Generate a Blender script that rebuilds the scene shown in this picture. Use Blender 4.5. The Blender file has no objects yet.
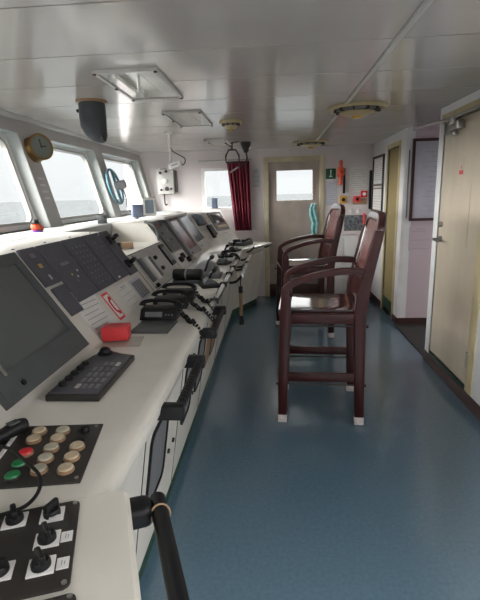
import bpy, bmesh, math, random
from mathutils import Vector, Matrix
random.seed(4)
COL = bpy.context.scene.collection
PI = math.pi
R = math.radians

# ------------------------------------------------------------------ materials
def lin(c):
    return tuple(((v/255)/12.92 if v/255 <= .04045 else ((v/255+.055)/1.055)**2.4) for v in c) + (1,)

def mat(name, rgb, rough=.5, metal=0., var=.06, scale=6., bump=0., bscale=60., coat=0., spec=.5, stretch=(1,1,1), emit=0):
    m = bpy.data.materials.new(name); m.use_nodes = True
    nt = m.node_tree; b = nt.nodes['Principled BSDF']
    b.inputs['Roughness'].default_value = rough; b.inputs['Metallic'].default_value = metal
    b.inputs['Coat Weight'].default_value = coat; b.inputs['Specular IOR Level'].default_value = spec
    c = lin(rgb)
    tc = nt.nodes.new('ShaderNodeTexCoord'); mp = nt.nodes.new('ShaderNodeMapping'); mp.inputs['Scale'].default_value = stretch
    nt.links.new(tc.outputs['Object'], mp.inputs['Vector'])
    if var > 0:
        n = nt.nodes.new('ShaderNodeTexNoise'); n.inputs['Scale'].default_value = scale; n.inputs['Detail'].default_value = 5
        nt.links.new(mp.outputs['Vector'], n.inputs['Vector'])
        r = nt.nodes.new('ShaderNodeValToRGB')
        r.color_ramp.elements[0].position = .3; r.color_ramp.elements[1].position = .7
        r.color_ramp.elements[0].color = tuple(max(0, v*(1-var*1.6)) for v in c[:3]) + (1,)
        r.color_ramp.elements[1].color = tuple(min(1, v*(1+var)) for v in c[:3]) + (1,)
        nt.links.new(n.outputs['Fac'], r.inputs['Fac']); nt.links.new(r.outputs['Color'], b.inputs['Base Color'])
    else:
        b.inputs['Base Color'].default_value = c
    if bump > 0:
        n2 = nt.nodes.new('ShaderNodeTexNoise'); n2.inputs['Scale'].default_value = bscale; n2.inputs['Detail'].default_value = 3
        nt.links.new(mp.outputs['Vector'], n2.inputs['Vector'])
        bp = nt.nodes.new('ShaderNodeBump'); bp.inputs['Strength'].default_value = bump; bp.inputs['Distance'].default_value = .01
        nt.links.new(n2.outputs['Fac'], bp.inputs['Height']); nt.links.new(bp.outputs['Normal'], b.inputs['Normal'])
    if emit:
        b.inputs['Emission Color'].default_value = c; b.inputs['Emission Strength'].default_value = emit
    return m

def glass_mat(name, tint=(1,1,1,1), gloss=.05):
    m = bpy.data.materials.new(name); m.use_nodes = True; nt = m.node_tree; nt.nodes.clear()
    o = nt.nodes.new('ShaderNodeOutputMaterial'); t = nt.nodes.new('ShaderNodeBsdfTransparent'); t.inputs['Color'].default_value = tint
    g = nt.nodes.new('ShaderNodeBsdfGlossy'); g.inputs['Roughness'].default_value = .02
    mx = nt.nodes.new('ShaderNodeMixShader'); mx.inputs['Fac'].default_value = gloss
    nt.links.new(t.outputs[0], mx.inputs[1]); nt.links.new(g.outputs[0], mx.inputs[2]); nt.links.new(mx.outputs[0], o.inputs['Surface'])
    return m

M = dict(
 ceil=mat('ceiling_paint', (180,175,171), .16, var=.03, scale=2.5, bump=.02, bscale=3),
 wall=mat('wall_paint', (218,210,210), .45, var=.04, scale=3),
 wallw=mat('white_wall_paint', (236,235,235), .42, var=.03, scale=3),
 lav=mat('lavender_wall', (206,190,197), .5, var=.03, scale=3),
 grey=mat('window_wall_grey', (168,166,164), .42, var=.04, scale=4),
 console=mat('console_paint', (218,214,205), .38, var=.05, scale=5, bump=.02, bscale=40),
 consoled=mat('console_paint_shaded', (172,168,160), .4, var=.06, scale=5),  # console paint darkened, the front panel's shade put into its colour
 greenk=mat('green_kick_paint', (38,70,54), .5, var=.15, scale=8),
 floor=mat('vinyl_floor', (84,110,127), .2, var=.08, scale=55, bump=.012, bscale=90, spec=1.0),
 brown=mat('brown_skirting', (72,46,42), .4, var=.12, scale=5),
 wood=mat('mahogany', (58,19,18), .36, var=.22, scale=5, coat=.12, spec=.35, stretch=(3,3,.6)),
 woodl=mat('lit_mahogany', (126,80,76), .2, var=.2, scale=5, coat=.5, stretch=(3,3,.6)),  # mahogany lightened: light falling on the slats is put into the colour
 crest=mat('glossy_mahogany', (62,28,26), .16, var=.2, scale=5, coat=1.0, stretch=(3,3,.6)),
 seat=mat('varnished_seat', (58,32,28), .1, var=.2, scale=4, coat=.8, stretch=(.6,3,3)),
 tape=mat('white_leg_tape', (205,196,196), .7, var=.12, scale=30),
 cream=mat('cream_door_paint', (206,192,172), .42, var=.07, scale=4, stretch=(1,1,.4)),
 greyd=mat('worn_grey_door', (176,163,154), .5, var=.14, scale=4, stretch=(1,1,.6)),
 yellow=mat('yellow_frame_paint', (206,190,150), .45, var=.1, scale=6),
 creamf=mat('cream_frame_paint', (205,194,166), .45, var=.08, scale=6),
 olive=mat('olive_door_paint', (158,142,98), .45, var=.06, scale=3),
 black=mat('black_plastic', (26,26,28), .42, var=.1, scale=20, spec=.3),
 blackm=mat('black_matte_plate', (46,42,40), .5, var=.12, scale=14),
 dgrey=mat('dark_grey_plastic', (80,84,85), .42, var=.06, scale=14),
 panel=mat('charcoal_panel', (80,80,88), .45, var=.06, scale=14),
 mgrey=mat('mid_grey_metal', (118,118,120), .4, var=.08, scale=12),
 lgrey=mat('light_grey_plastic', (190,188,184), .42, var=.05, scale=10),
 screen=mat('dark_screen', (94,98,98), .22, var=.04, scale=3),
 screenp=mat('pinkish_screen', (150,124,124), .2, var=.2, scale=9),  # light reflected in the screen is put into its colour
 screenb=mat('blue_grey_screen', (116,130,142), .2, var=.15, scale=7),  # screen colour lightened to include the reflection on it
 white=mat('white_plastic', (234,232,230), .45, var=.04, scale=8),
 paper=mat('paper', (222,219,214), .7, var=.04, scale=12),
 paperg=mat('grey_paper', (196,196,206), .7, var=.04, scale=12),
 ink=mat('ink', (160,160,168), .7, var=0),
 inkd=mat('dark_ink', (40,40,46), .6, var=0),
 red=mat('red_plastic', (234,68,74), .38, var=.08, scale=12),
 redb=mat('red_button', (214,34,48), .3, var=.04),
 greenb=mat('green_button', (24,132,76), .3, var=.05),
 button=mat('aged_cream_button', (202,186,158), .42, var=.12, scale=40),
 buttong=mat('aged_grey_button', (190,186,166), .42, var=.12, scale=40),
 buttonr=mat('tan_button_ring', (150,120,92), .5, var=.12, scale=40),
 chrome=mat('chrome', (190,188,186), .2, metal=1., var=.04),
 steel=mat('brushed_steel', (176,172,168), .32, metal=1., var=.06, scale=10),
 brass=mat('brass', (150,122,80), .38, metal=1., var=.1, scale=10),
 dial=mat('dial_face', (112,118,112), .3, var=.05),
 teal=mat('teal_paint', (84,126,140), .4, var=.08),
 tealc=mat('teal_cloth', (150,204,206), .85, var=.2, scale=20),
 curtain=mat('maroon_cloth', (116,30,50), .85, var=.1, scale=16, stretch=(1,1,.3)),
 orange=mat('orange_plastic', (224,84,48), .42, var=.06),
 purple=mat('purple_plastic', (110,60,160), .45, var=.06),
 greens=mat('green_sign', (20,92,62), .45, var=.04),
 amber=mat('amber_plastic', (206,160,72), .42, var=.05),
 ventc=mat('aged_ivory_vent', (186,172,136), .45, var=.08, scale=10),
 bag=mat('dark_canvas', (62,66,70), .62, var=.1, scale=16, bump=.15, bscale=50),
 tan=mat('tan_board', (164,136,108), .6, var=.08),
 photo=mat('grey_photo_print', (112,118,122), .55, var=.5, scale=26),
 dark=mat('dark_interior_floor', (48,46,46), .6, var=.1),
 acrylic=glass_mat('clear_acrylic', (.93,.93,.92,1), .14),
 glass=glass_mat('window_glass', (.97,.98,.98,1), .04),
 reveal=mat('reveal_tone', (172,175,172), .5, var=.03),
 rubber=mat('window_rubber', (164,160,154), .55, var=.06),
 blue=mat('blue_grey_case', (92,102,124), .42, var=.05),
 cloth_w=mat('white_scrap', (226,222,222), .75, var=.06, scale=20),
 led=mat('led_amber', (200,160,90), .4, var=0),
 hull=mat('outside_white', (220,222,222), .5, var=.03),
)

for k_ in ('crest','woodl','seat'):
    M[k_].node_tree.nodes['Principled BSDF'].inputs['Coat Roughness'].default_value = .22 if k_ != 'seat' else .08
M['woodl'].node_tree.nodes['Principled BSDF'].inputs['Coat Weight'].default_value = .9
# ------------------------------------------------------------------ mesh builder
class B:
    def __init__(s): s.bm = bmesh.new()
    def _add(s, verts, faces, mi=0, X=None, bev=0, seg=2):
        vs = [s.bm.verts.new(X @ Vector(v) if X else Vector(v)) for v in verts]
        fs = []
        for f in faces:
            try:
                q = s.bm.faces.new([vs[i] for i in f]); q.material_index = mi; fs.append(q)
            except ValueError: pass
        if bev > 0:
            es = list({e for f in fs for e in f.edges})
            r = bmesh.ops.bevel(s.bm, geom=es, offset=bev, segments=seg, affect='EDGES', profile=.5, clamp_overlap=True, material=-1)
        return s
    def box(s, x0, x1, y0, y1, z0, z1, mi=0, X=None, bev=0, seg=2):
        v = [(x0,y0,z0),(x1,y0,z0),(x1,y1,z0),(x0,y1,z0),(x0,y0,z1),(x1,y0,z1),(x1,y1,z1),(x0,y1,z1)]
        return s.hexa(v, mi, X, bev, seg)
    def hexa(s, v, mi=0, X=None, bev=0, seg=2):
        return s._add(v, [(3,2,1,0),(4,5,6,7),(0,1,5,4),(1,2,6,5),(2,3,7,6),(3,0,4,7)], mi, X, bev, seg)
    def ext(s, poly, a, b, mi=0, X=None, bev=0, seg=2):
        """extrude a 2-D polygon in x,y from z=a to z=b"""
        n = len(poly)
        v = [(p[0],p[1],a) for p in poly] + [(p[0],p[1],b) for p in poly]
        f = [tuple(range(n-1,-1,-1)), tuple(range(n,2*n))] + [(i,(i+1)%n,n+(i+1)%n,n+i) for i in range(n)]
        return s._add(v, f, mi, X, bev, seg)
    def sweep(s, prof, y0, y1, mi=0, X=None, bev=0):
        """profile in x,z swept along y; y0(x), y1(x) give its cut ends"""
        n = len(prof)
        v = [(x,y0(x),z) for x,z in prof] + [(x,y1(x),z) for x,z in prof]
        f = [tuple(range(n)), tuple(range(2*n-1,n-1,-1))] + [(n+i,n+(i+1)%n,(i+1)%n,i) for i in range(n)]
        return s._add(v, f, mi, X, bev)
    def cyl(s, p0, p1, r0, r1=None, n=20, mi=0, X=None, bev=0):
        p0, p1 = Vector(p0), Vector(p1); r1 = r0 if r1 is None else r1
        q = (p1-p0).to_track_quat('Z','Y').to_matrix(); v = []
        for p, r in ((p0,r0),(p1,r1)):
            for i in range(n):
                a = 2*PI*i/n; v.append(p + q @ Vector((r*math.cos(a), r*math.sin(a), 0)))
        f = [tuple(range(n-1,-1,-1)), tuple(range(n,2*n))] + [(i,(i+1)%n,n+(i+1)%n,n+i) for i in range(n)]
        return s._add(v, f, mi, X, bev)
    def tube(s, pts, r, n=10, mi=0, X=None, closed=False, smooth=0):
        pts = [Vector(p) for p in pts]
        if smooth: pts = catmull(pts, smooth, closed)
        m = len(pts); v = []; up = None
        for i, p in enumerate(pts):
            if closed: t = (pts[(i+1)%m]-pts[i-1])
            else: t = pts[min(i+1,m-1)]-pts[max(i-1,0)]
            t = t.normalized() if t.length > 1e-9 else Vector((0,0,1))
            if up is None:
                up = Vector((0,0,1)) if abs(t.z) < .9 else Vector((1,0,0))
            a = (up - t*up.dot(t)).normalized(); up = a; b = t.cross(a)
            rr = r(i/(m-1)) if callable(r) else r
            for k in range(n):
                an = 2*PI*k/n; v.append(p + a*(rr*math.cos(an)) + b*(rr*math.sin(an)))
        f = []
        for i in range(m if closed else m-1):
            j = (i+1)%m
            for k in range(n): f.append((i*n+k, i*n+(k+1)%n, j*n+(k+1)%n, j*n+k))
        if not closed: f += [tuple(range(n-1,-1,-1)), tuple(range((m-1)*n, m*n))]
        return s._add(v, f, mi, X)
    def bar(s, path, w, h, mi=0, X=None, bev=0):
        """rectangular section bar along a path in x,z (its width runs along y from w[0] to w[1]); h is thickness or list"""
        m = len(path); v = []
        for i, p in enumerate(path):
            a = Vector(path[max(i-1,0)]); b = Vector(path[min(i+1,m-1)]); t = (b-a).normalized(); nrm = Vector((-t.y, t.x))
            hh = h[i] if isinstance(h, (list,tuple)) else h
            ww = w[i] if isinstance(w[0], (list,tuple)) else w
            o = Vector(p)+nrm*hh/2; u = Vector(p)-nrm*hh/2
            v += [(u.x,ww[0],u.y),(u.x,ww[1],u.y),(o.x,ww[1],o.y),(o.x,ww[0],o.y)]
        f = [(0,1,2,3), tuple((m-1)*4+k for k in (3,2,1,0))]
        for i in range(m-1):
            for k in range(4): f.append((i*4+(k+1)%4, i*4+k, (i+1)*4+k, (i+1)*4+(k+1)%4))
        return s._add(v, f, mi, X, bev)
    def lathe(s, prof, n=28, mi=0, X=None):
        m = len(prof); v = []
        for r, z in prof:
            for k in range(n):
                a = 2*PI*k/n; v.append((r*math.cos(a), r*math.sin(a), z))
        f = []
        for i in range(m-1):
            for k in range(n): f.append((i*n+k, i*n+(k+1)%n, (i+1)*n+(k+1)%n, (i+1)*n+k))
        f += [tuple(range(n-1,-1,-1)), tuple(range((m-1)*n, m*n))]
        return s._add(v, f, mi, X)
    def ring(s, outer, inner, a, b, mi=0, X=None):
        """frame between two loops of the same count, extruded z=a..b"""
        n = len(outer)
        v = [(p[0],p[1],a) for p in outer]+[(p[0],p[1],a) for p in inner]+[(p[0],p[1],b) for p in outer]+[(p[0],p[1],b) for p in inner]
        f = []
        for i in range(n):
            j = (i+1)%n
            f += [(i,n+i,n+j,j),(2*n+i,2*n+j,3*n+j,3*n+i),(i,j,2*n+j,2*n+i),(n+j,n+i,3*n+i,3*n+j)]
        return s._add(v, f, mi, X)
    def obj(s, name, mats, parent=None, sharp=.6):
        bm = s.bm
        bmesh.ops.remove_doubles(bm, verts=bm.verts, dist=1e-6)
        bmesh.ops.recalc_face_normals(bm, faces=bm.faces)
        for f in bm.faces: f.smooth = True
        for e in bm.edges:
            e.smooth = not (len(e.link_faces) != 2 or e.calc_face_angle(0) > sharp)
        me = bpy.data.meshes.new(name); bm.to_mesh(me); bm.free()
        if not isinstance(mats, (list,tuple)): mats = [mats]
        for m in mats: me.materials.append(M[m] if isinstance(m, str) else m)
        o = bpy.data.objects.new(name, me); COL.objects.link(o)
        if parent is not None: o.parent = parent
        return o

def catmull(p, k, closed=False):
    out = []; n = len(p)
    rng = range(n if closed else n-1)
    for i in rng:
        a = p[(i-1)%n] if closed else p[max(i-1,0)]; b = p[i]; c = p[(i+1)%n]; d = p[(i+2)%n] if closed else p[min(i+2,n-1)]
        for j in range(k):
            t = j/k
            out.append(.5*((2*b)+(c-a)*t+(2*a-5*b+4*c-d)*t*t+(3*b-a-3*c+d)*t**3))
    if not closed: out.append(p[-1])
    return out
def rrect(x0, x1, y0, y1, r, k=5):
    o = []
    for cx, cy, a0 in ((x1-r,y1-r,0),(x0+r,y1-r,90),(x0+r,y0+r,180),(x1-r,y0+r,270)):
        for i in range(k+1):
            a = R(a0+90*i/k); o.append((cx+r*math.cos(a), cy+r*math.sin(a)))
    return o

def tag(o, label=None, cat=None, group=None, kind=None):
    if label: o['label'] = label
    if cat: o['category'] = cat
    if group: o['group'] = group
    if kind: o['kind'] = kind
    return o
def thing(name, label, cat, X=None, group=None):
    o = bpy.data.objects.new(name, None); COL.objects.link(o); o.empty_display_size = .05
    if X is not None: o.matrix_world = X if isinstance(X, Matrix) else Matrix.Translation(Vector(X))
    return tag(o, label, cat, group)
def struct(o): o['kind'] = 'structure'; return o
def copy_tree(root, X, label, group=None):
    r = root.copy(); COL.objects.link(r); r.matrix_world = X; r['label'] = label
    if group: r['group'] = group
    for ch in list(root.children):
        c = ch.copy(); COL.objects.link(c); c.parent = r
        for g in list(ch.children):
            d = g.copy(); COL.objects.link(d); d.parent = c
    return r
def frame(o, ex, ey, ez):
    X = Matrix.Identity(4)
    for i, e in enumerate((ex,ey,ez)): X.col[i].xyz = Vector(e)
    X.col[3].xyz = Vector(o); return X
T = Matrix.Translation
def RZ(a): return Matrix.Rotation(R(a), 4, 'Z')

# ------------------------------------------------------------------ the room
CZ = 2.26
YF = 7.05        # far wall
XR = 1.43        # right wall
def wx(z, off=0): return -2.05+.245*(2.25-z)-off       # leaning window wall

b = B(); b.box(-2.3, XR+.1, -2.0, 4.23, -.08, 0); b.box(-2.3, 3.4, 4.23, 7.3, -.08, 0); struct(b.obj('floor', 'floor'))

b = B()
y = 2.275-.565*8
edges = []
while y < 7.3:
    edges.append(y); y += .565
for y in edges:
    for x0, x1 in ((-2.3,.545),(.575,3.4 if y > 3.6 else XR+.1)):
        b.box(x0, x1, y+.005, y+.560, CZ, CZ+.03)
b.box(-2.3, XR+.1, -2.3, 4.2, CZ+.022, CZ+.06, 1); b.box(-2.3, 3.4, 4.2, 7.4, CZ+.022, CZ+.06, 1)
struct(b.obj('ceiling', ['ceil','blackm']))
b = B(); b.box(.546, .576, -2.0, YF, CZ-.010, CZ+.005, bev=.003, seg=1); struct(b.obj('trim_1', 'lgrey'))

# left window wall: openings
WIN = [(-.87,.50),(.70,2.07),(2.27,3.63),(3.85,5.20),(5.43,6.88)]
ZB, ZT, TH = 1.38, 2.13, .14
def wblock(b, y0, y1, z0, z1, o0=0, o1=TH, mi=0):
    b.hexa([(wx(z0,o1),y0,z0),(wx(z0,o0),y0,z0),(wx(z0,o0),y1,z0),(wx(z0,o1),y1,z0),
            (wx(z1,o1),y0,z1),(wx(z1,o0),y0,z1),(wx(z1,o0),y1,z1),(wx(z1,o1),y1,z1)], mi)
b = B()
ys = [-2.0] + [v for w in WIN for v in w] + [YF]
for i in range(0, len(ys), 2): wblock(b, ys[i], ys[i+1], ZB, ZT)
wblock(b, -2.0, YF, ZT, 2.32)
wblock(b, -2.0, YF, 0, ZB)
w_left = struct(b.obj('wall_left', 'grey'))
# header rail and the reveals: wall paint with the window light put into its tone
b = B()
for y0, y1 in WIN:
    e = .004
    wblock(b, y0-.0, y0+e, ZB, ZT, .004, TH); wblock(b, y1-e, y1, ZB, ZT, .004, TH); wblock(b, y0+e, y1-e, ZT-e, ZT, .004, TH)
struct(b.obj('trim_2', 'reveal'))
# cove at the ceiling
b = B(); b.tube([(-2.03,-2,CZ-.005),(-2.03,YF,CZ-.005)], .03, 8); struct(b.obj('trim_3', 'grey'))
SLOPE_ANG = math.atan(.245)
ez_w = Vector((1,0,.245)).normalized(); ey_w = Vector((-.245,0,1)).normalized()   # normal into the room, up the wall
LW = math.hypot(1,.245)
for k, (y0, y1) in enumerate(WIN):
    X = frame((wx(ZB,.115), y0, ZB), (0,1,0), ey_w, ez_w)
    H = (ZT-ZB)*LW; W = y1-y0
    w = bpy.data.objects.new('window_%d' % (k+1), None); COL.objects.link(w); w.matrix_world = X; w['kind'] = 'structure'
    g = B(); g.ring(rrect(0,W,0,H,.002), rrect(.05,W-.05,.04,H-.045,.09), -.012, .014); g.obj('window_frame', 'hull', w)
    g = B(); g.ring(rrect(.046,W-.046,.036,H-.041,.09), rrect(.066,W-.066,.056,H-.061,.075), -.02, .019); g.obj('rubber_seal', 'rubber', w)
    g = B(); g.ext(rrect(.06,W-.06,.05,H-.055,.08), -.004, .002); g.obj('glass_pane', 'glass', w)
# window ledge
b = B(); b.box(wx(1.37,.10), -1.466, -1.0, YF-.001, 1.30, 1.38, bev=.006); struct(b.obj('trim_4', 'reveal'))
b = B(); b.box(wx(0,0)+.003, -1.468, -1.0, YF-.003, 0, 1.299); struct(b.obj('trim_5', 'consoled'))

# far wall with window and door opening
def wall_y(b, y0, y1, x0, x1, holes, z0=0, z1=CZ+.03, mi=0):
    xs = sorted({x0,x1,*[h[0] for h in holes],*[h[1] for h in holes]}); zs = sorted({z0,z1,*[h[2] for h in holes],*[h[3] for h in holes]})
    for i in range(len(xs)-1):
        for j in range(len(zs)-1):
            cx, cz = (xs[i]+xs[i+1])/2, (zs[j]+zs[j+1])/2
            if any(h[0]<cx<h[1] and h[2]<cz<h[3] for h in holes): continue
            b.box(xs[i], xs[i+1], y0, y1, zs[j], zs[j+1], mi)
FW = (-1.07,-.42,1.40,1.97)
FD = (-.10,.70,.18,2.06)
b = B(); wall_y(b, YF, YF+.12, -2.3, 3.4, [FW,FD]); struct(b.obj('wall_far', 'wall'))
# far window
w = bpy.data.objects.new('window_6', None); COL.objects.link(w); w.matrix_world = frame((FW[0],YF+.05,FW[2]), (1,0,0), (0,0,1), (0,-1,0)); w['kind'] = 'structure'
W, H = FW[1]-FW[0], FW[3]-FW[2]
g = B(); g.ring(rrect(-.035,W+.035,-.03,H+.03,.004), rrect(.012,W-.012,.012,H-.012,.03), -.05, .062); g.obj('window_frame', 'white', w)
g = B(); g.box(.01,W-.01,.01,H-.01,-.012,-.006); g.obj('glass_pane', 'glass', w)
# far door
d = bpy.data.objects.new('door_1', None); COL.objects.link(d); d.matrix_world = T((0,YF,0)); d['kind'] = 'structure'
g = B()
g.box(-.155,-.085,-.02,.1,.0,2.13,bev=.004); g.box(.685,.755,-.02,.1,.0,2.13,bev=.004); g.box(-.0851,.6851,-.02,.1,2.055,2.13,bev=.004)
g.obj('door_frame', 'creamf', d)
DW = (.04,.58,1.49,1.93)
g = B(); wall_y(g, .03, .075, -.084, .684, [DW], .19, 2.054); g.obj('door_leaf', 'greyd', d)
g = B(); g.ring([(DW[0]-.03,DW[2]-.03),(DW[1]+.03,DW[2]-.03),(DW[1]+.03,DW[3]+.03),(DW[0]-.03,DW[3]+.03)], [(DW[0],DW[2]),(DW[1],DW[2]),(DW[1],DW[3]),(DW[0],DW[3])], -.03, -.015, X=Matrix.Rotation(PI/2,4,'X')); g.obj('pane_frame', 'greyd', d)
g = B(); g.box(DW[0],DW[1],.045,.051,DW[2],DW[3]); g.obj('glass_pane', 'glass', d)
g = B(); g.box(-.084,.684,-.03,.1,.0,.19,bev=.005); g.obj('door_sill', 'brown', d)
g = B(); 
for z in (.45,1.15,1.32): g.box(-.06,-.03,.015,.03,z,z+.06,bev=.004)
g.tube([(.0,.03,1.05),(.0,-.01,1.05),(.09,-.012,1.04)],.009,8); g.obj('door_handle', 'steel', d)

# right wall, near run with cream door
DN = (3.29,4.11,.128,2.13)
b = B()
def wall_x(b, x0, x1, y0, y1, holes, z0=0, z1=CZ+.03):
    ysx = sorted({y0,y1,*[h[0] for h in holes],*[h[1] for h in holes]}); zs = sorted({z0,z1,*[h[2] for h in holes],*[h[3] for h in holes]})
    for i in range(len(ysx)-1):
        for j in range(len(zs)-1):
            cy, cz = (ysx[i]+ysx[i+1])/2, (zs[j]+zs[j+1])/2
            if any(h[0]<cy<h[1] and h[2]<cz<h[3] for h in holes): continue
            b.box(x0, x1, ysx[i], ysx[i+1], zs[j], zs[j+1])
AFT = [(-1.8,.1,.95,2.12),(.5,1.0,1.0,2.12)]  # unseen openings, added to let in more light from the right
wall_x(b, XR, XR+.1, -2.0, 4.23, [DN]+AFT); struct(b.obj('wall_right', 'wallw'))
b = B(); b.box(XR-.012,XR+.001,-2.0,4.23,0,.10,bev=.004,seg=1); struct(b.obj('baseboard_right', 'brown'))
d = bpy.data.objects.new('door_2', None); COL.objects.link(d); d.matrix_world = T((XR,0,0)); d['kind'] = 'structure'
g = B(); g.box(.006,.05,DN[0]+.004,DN[1]-.002,.132,2.125,bev=.003,seg=1)
g.obj('door_leaf', 'cream', d)
g = B(); g.box(-.008,.06,DN[0]-.11,DN[0],.10,2.22,bev=.004); g.box(-.008,.06,DN[0],DN[1]+.05,DN[3],2.20,bev=.004); g.obj('door_frame', 'yellow', d)
g = B(); g.box(-.006,.06,DN[1],DN[1]+.05,.10,DN[3],bev=.004); g.obj('door_jamb', 'wallw', d)
g = B(); g.box(-.004,.05,DN[0],DN[1],.10,.128,bev=.003); g.obj('door_sill', 'greenk', d)
g = B()
for z in (.28,1.75): g.cyl((-.004,DN[0]+.012,z),(-.004,DN[0]+.012,z+.12),.011,n=10)
g.obj('hinge', 'rubber', d)
g = B(); g.cyl((.012,4.035,1.30),(-.018,4.035,1.30),.024,bev=.004); g.box(-.024,-.018,4.028,4.042,1.285,1.315); g.obj('lock_turn', 'steel', d)
g = B(); g.cyl((.012,4.03,1.175),(-.012,4.03,1.175),.026,bev=.003); g.tube([(-.01,4.03,1.175),(-.055,4.03,1.175),(-.06,3.99,1.172),(-.058,3.92,1.165)],.010,10,smooth=3); g.obj('door_handle', 'steel', d)
for (y0,y1,z0,z1,nm) in ((3.50,3.86,1.16,1.36,'lower_sheet'),(3.50,3.86,1.37,1.63,'upper_sheet')):
    g = B(); g.box(.0035,.0065,y0,y1,z0,z1)
    for ya,yb,za,zb in ((y0,y1,z0,z0+.006),(y0,y1,z1-.006,z1),(y0,y0+.006,z0,z1),(y1-.006,y1,z0,z1)): g.box(.003,.0035,ya,yb,za,zb,1)
    g.obj(nm, ['cream','creamf'], d)
# cabin block beyond the passage
XC, YC = 1.47, 5.40
b = B(); wall_x(b, XC, XC+.10, YC, YF, [(5.64,6.16,.06,2.10)]); struct(b.obj('wall_cabin_side', 'wallw'))
b = B(); b.box(XC+.1001, 3.4, YC, YC+.08, .08, CZ+.03); struct(b.obj('wall_passage', 'lav'))
b = B(); b.box(XC-.012,XC+.0,YC-.01,5.58,0,.09,bev=.003,seg=1); b.box(XC-.012,XC,6.22,YF-.003,0,.09,bev=.003,seg=1); b.box(XC-.012,1.8,YC-.012,YC,0,.085,bev=.003,seg=1); struct(b.obj('baseboard_cabin', 'brown'))
b = B(); b.box(XC-.004, XC+.03, YC-.004, YC+.035, .09, CZ); struct(b.obj('trim_6', 'white'))
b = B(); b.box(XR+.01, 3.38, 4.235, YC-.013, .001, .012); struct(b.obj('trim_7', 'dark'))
b = B(); b.box(XR+.1001, 3.4, 4.13, 4.23, 0, CZ+.03); struct(b.obj('wall_passage_near', 'wallw'))
b = B(); wall_x(b, 3.4, 3.5, 4.13, 7.3, [(4.6,5.1,.9,2.12)]); struct(b.obj('wall_passage_end', 'lav'))  # unseen end opening, added to brighten the passage and far floor
d = bpy.data.objects.new('door_3', None); COL.objects.link(d); d.matrix_world = T((XC,0,0)); d['kind'] = 'structure'
g = B(); g.box(-.012,.06,5.58,5.64,.0,2.16,bev=.004); g.box(-.012,.06,6.16,6.22,.0,2.16,bev=.004); g.box(-.012,.06,5.64,6.16,2.10,2.16,bev=.004); g.obj('door_frame', 'yellow', d)
g = B(); g.box(.012,.05,5.641,6.159,.20,2.099); g.obj('door_leaf', 'olive', d)
g = B(); g.box(.0,.095,5.641,6.159,.0,.20,bev=.003); g.obj('door_sill', 'greenk', d)
# rear wall behind the viewer: wide aft windows
b = B(); wall_y(b, -2.1, -2.0, -2.3, 3.4, [(-1.9,-.55,1.1,2.1),(-.45,1.3,1.0,2.12)]); struct(b.obj('wall_rear', 'wall'))
# sea outside
sm = mat('sea_water', (60,62,63), 1., var=.1, scale=.02, spec=0)
b = B(); b.box(-9000,9000,-9000,9000,-20.5,-20); tag(struct(b.obj('sea', sm)))

# ------------------------------------------------------------------ console
S0 = Vector((-.834,0,.93)); SU = Vector((-.311,0,.45)).normalized(); SN = Vector((.45,0,.311)).normalized()
PX = -.36; YN, YFAR = .91, 5.75; AN, AF = 21.7, -23.6
tn, tf = math.tan(R(AN/2)), math.tan(R(-AF/2))
NW = T((PX,YN,0)) @ RZ(AN) @ T((-PX,-YN,0))
FWX = T((PX,YFAR,0)) @ RZ(AF) @ T((-PX,-YFAR,0))
def SP(y, s, h=0, G=None):
    X = frame(Vector((0,y,0))+S0+SU*s+SN*h, (0,1,0), SU, SN)
    return G @ X if G else X
def DP(x, y, z=.93, rz=0, G=None):
    X = T((x,y,z)) @ RZ(rz)
    return G @ X if G else X
FRONT = [(-.445,.93),(-.418,.925),(-.403,.911),(-.400,.888),(-.407,.858),(-.423,.828),(-.440,.812),(-.452,.806),(-.46,.80),(-.572,.10)]
FRONTW = [(-.385,.93),(-.362,.926),(-.352,.915),(-.351,.90),(-.39,.83),(-.46,.72),(-.572,.10)]
PROF_HI = [(-1.465,.10),(-1.465,1.38),(-1.15,1.38),(-1.141,1.374),(-.84,.938),(-.822,.93)] + FRONT
SH = S0+SU*.338
PROF_W = PROF_HI[:6] + FRONTW
PROF_LO = [(-1.465,.10),(-1.465,SH.z),(SH.x-.008,SH.z),(SH.x,SH.z-.004),(-.84,.938),(-.822,.93)] + FRONT
KICK = [(-1.40,0),(-1.40,.099),(-.585,.099),(-.59,0)]
cons = thing('bridge_console', 'long grey main bridge console with sloping instrument face under the windows', 'console', (-1.0,3.2,0))
inv = cons.matrix_world.inverted()
def cpart(prof, y0, y1, name, m, par, X):
    g = B(); g.sweep(prof, y0, y1, X=X); return g.obj(name, m, par)
IM = T((1.0,-3.2,0))
near_cut = lambda x: YN-(PX-x)*math.tan(R(AN))+.0015
far_cut = lambda x: YFAR+(PX-x)*tf-.0015
cpart(PROF_HI, near_cut, lambda x: 3.03, 'console_body', 'console', cons, IM)
cpart(PROF_LO, lambda x: 3.0302, lambda x: 3.9998, 'low_console_body', 'console', cons, IM)
cpart(PROF_HI, lambda x: 4.0, far_cut, 'console_body', 'console', cons, IM)
cpart(KICK, near_cut, far_cut, 'kick_plate', 'greenk', cons, IM)
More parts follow.
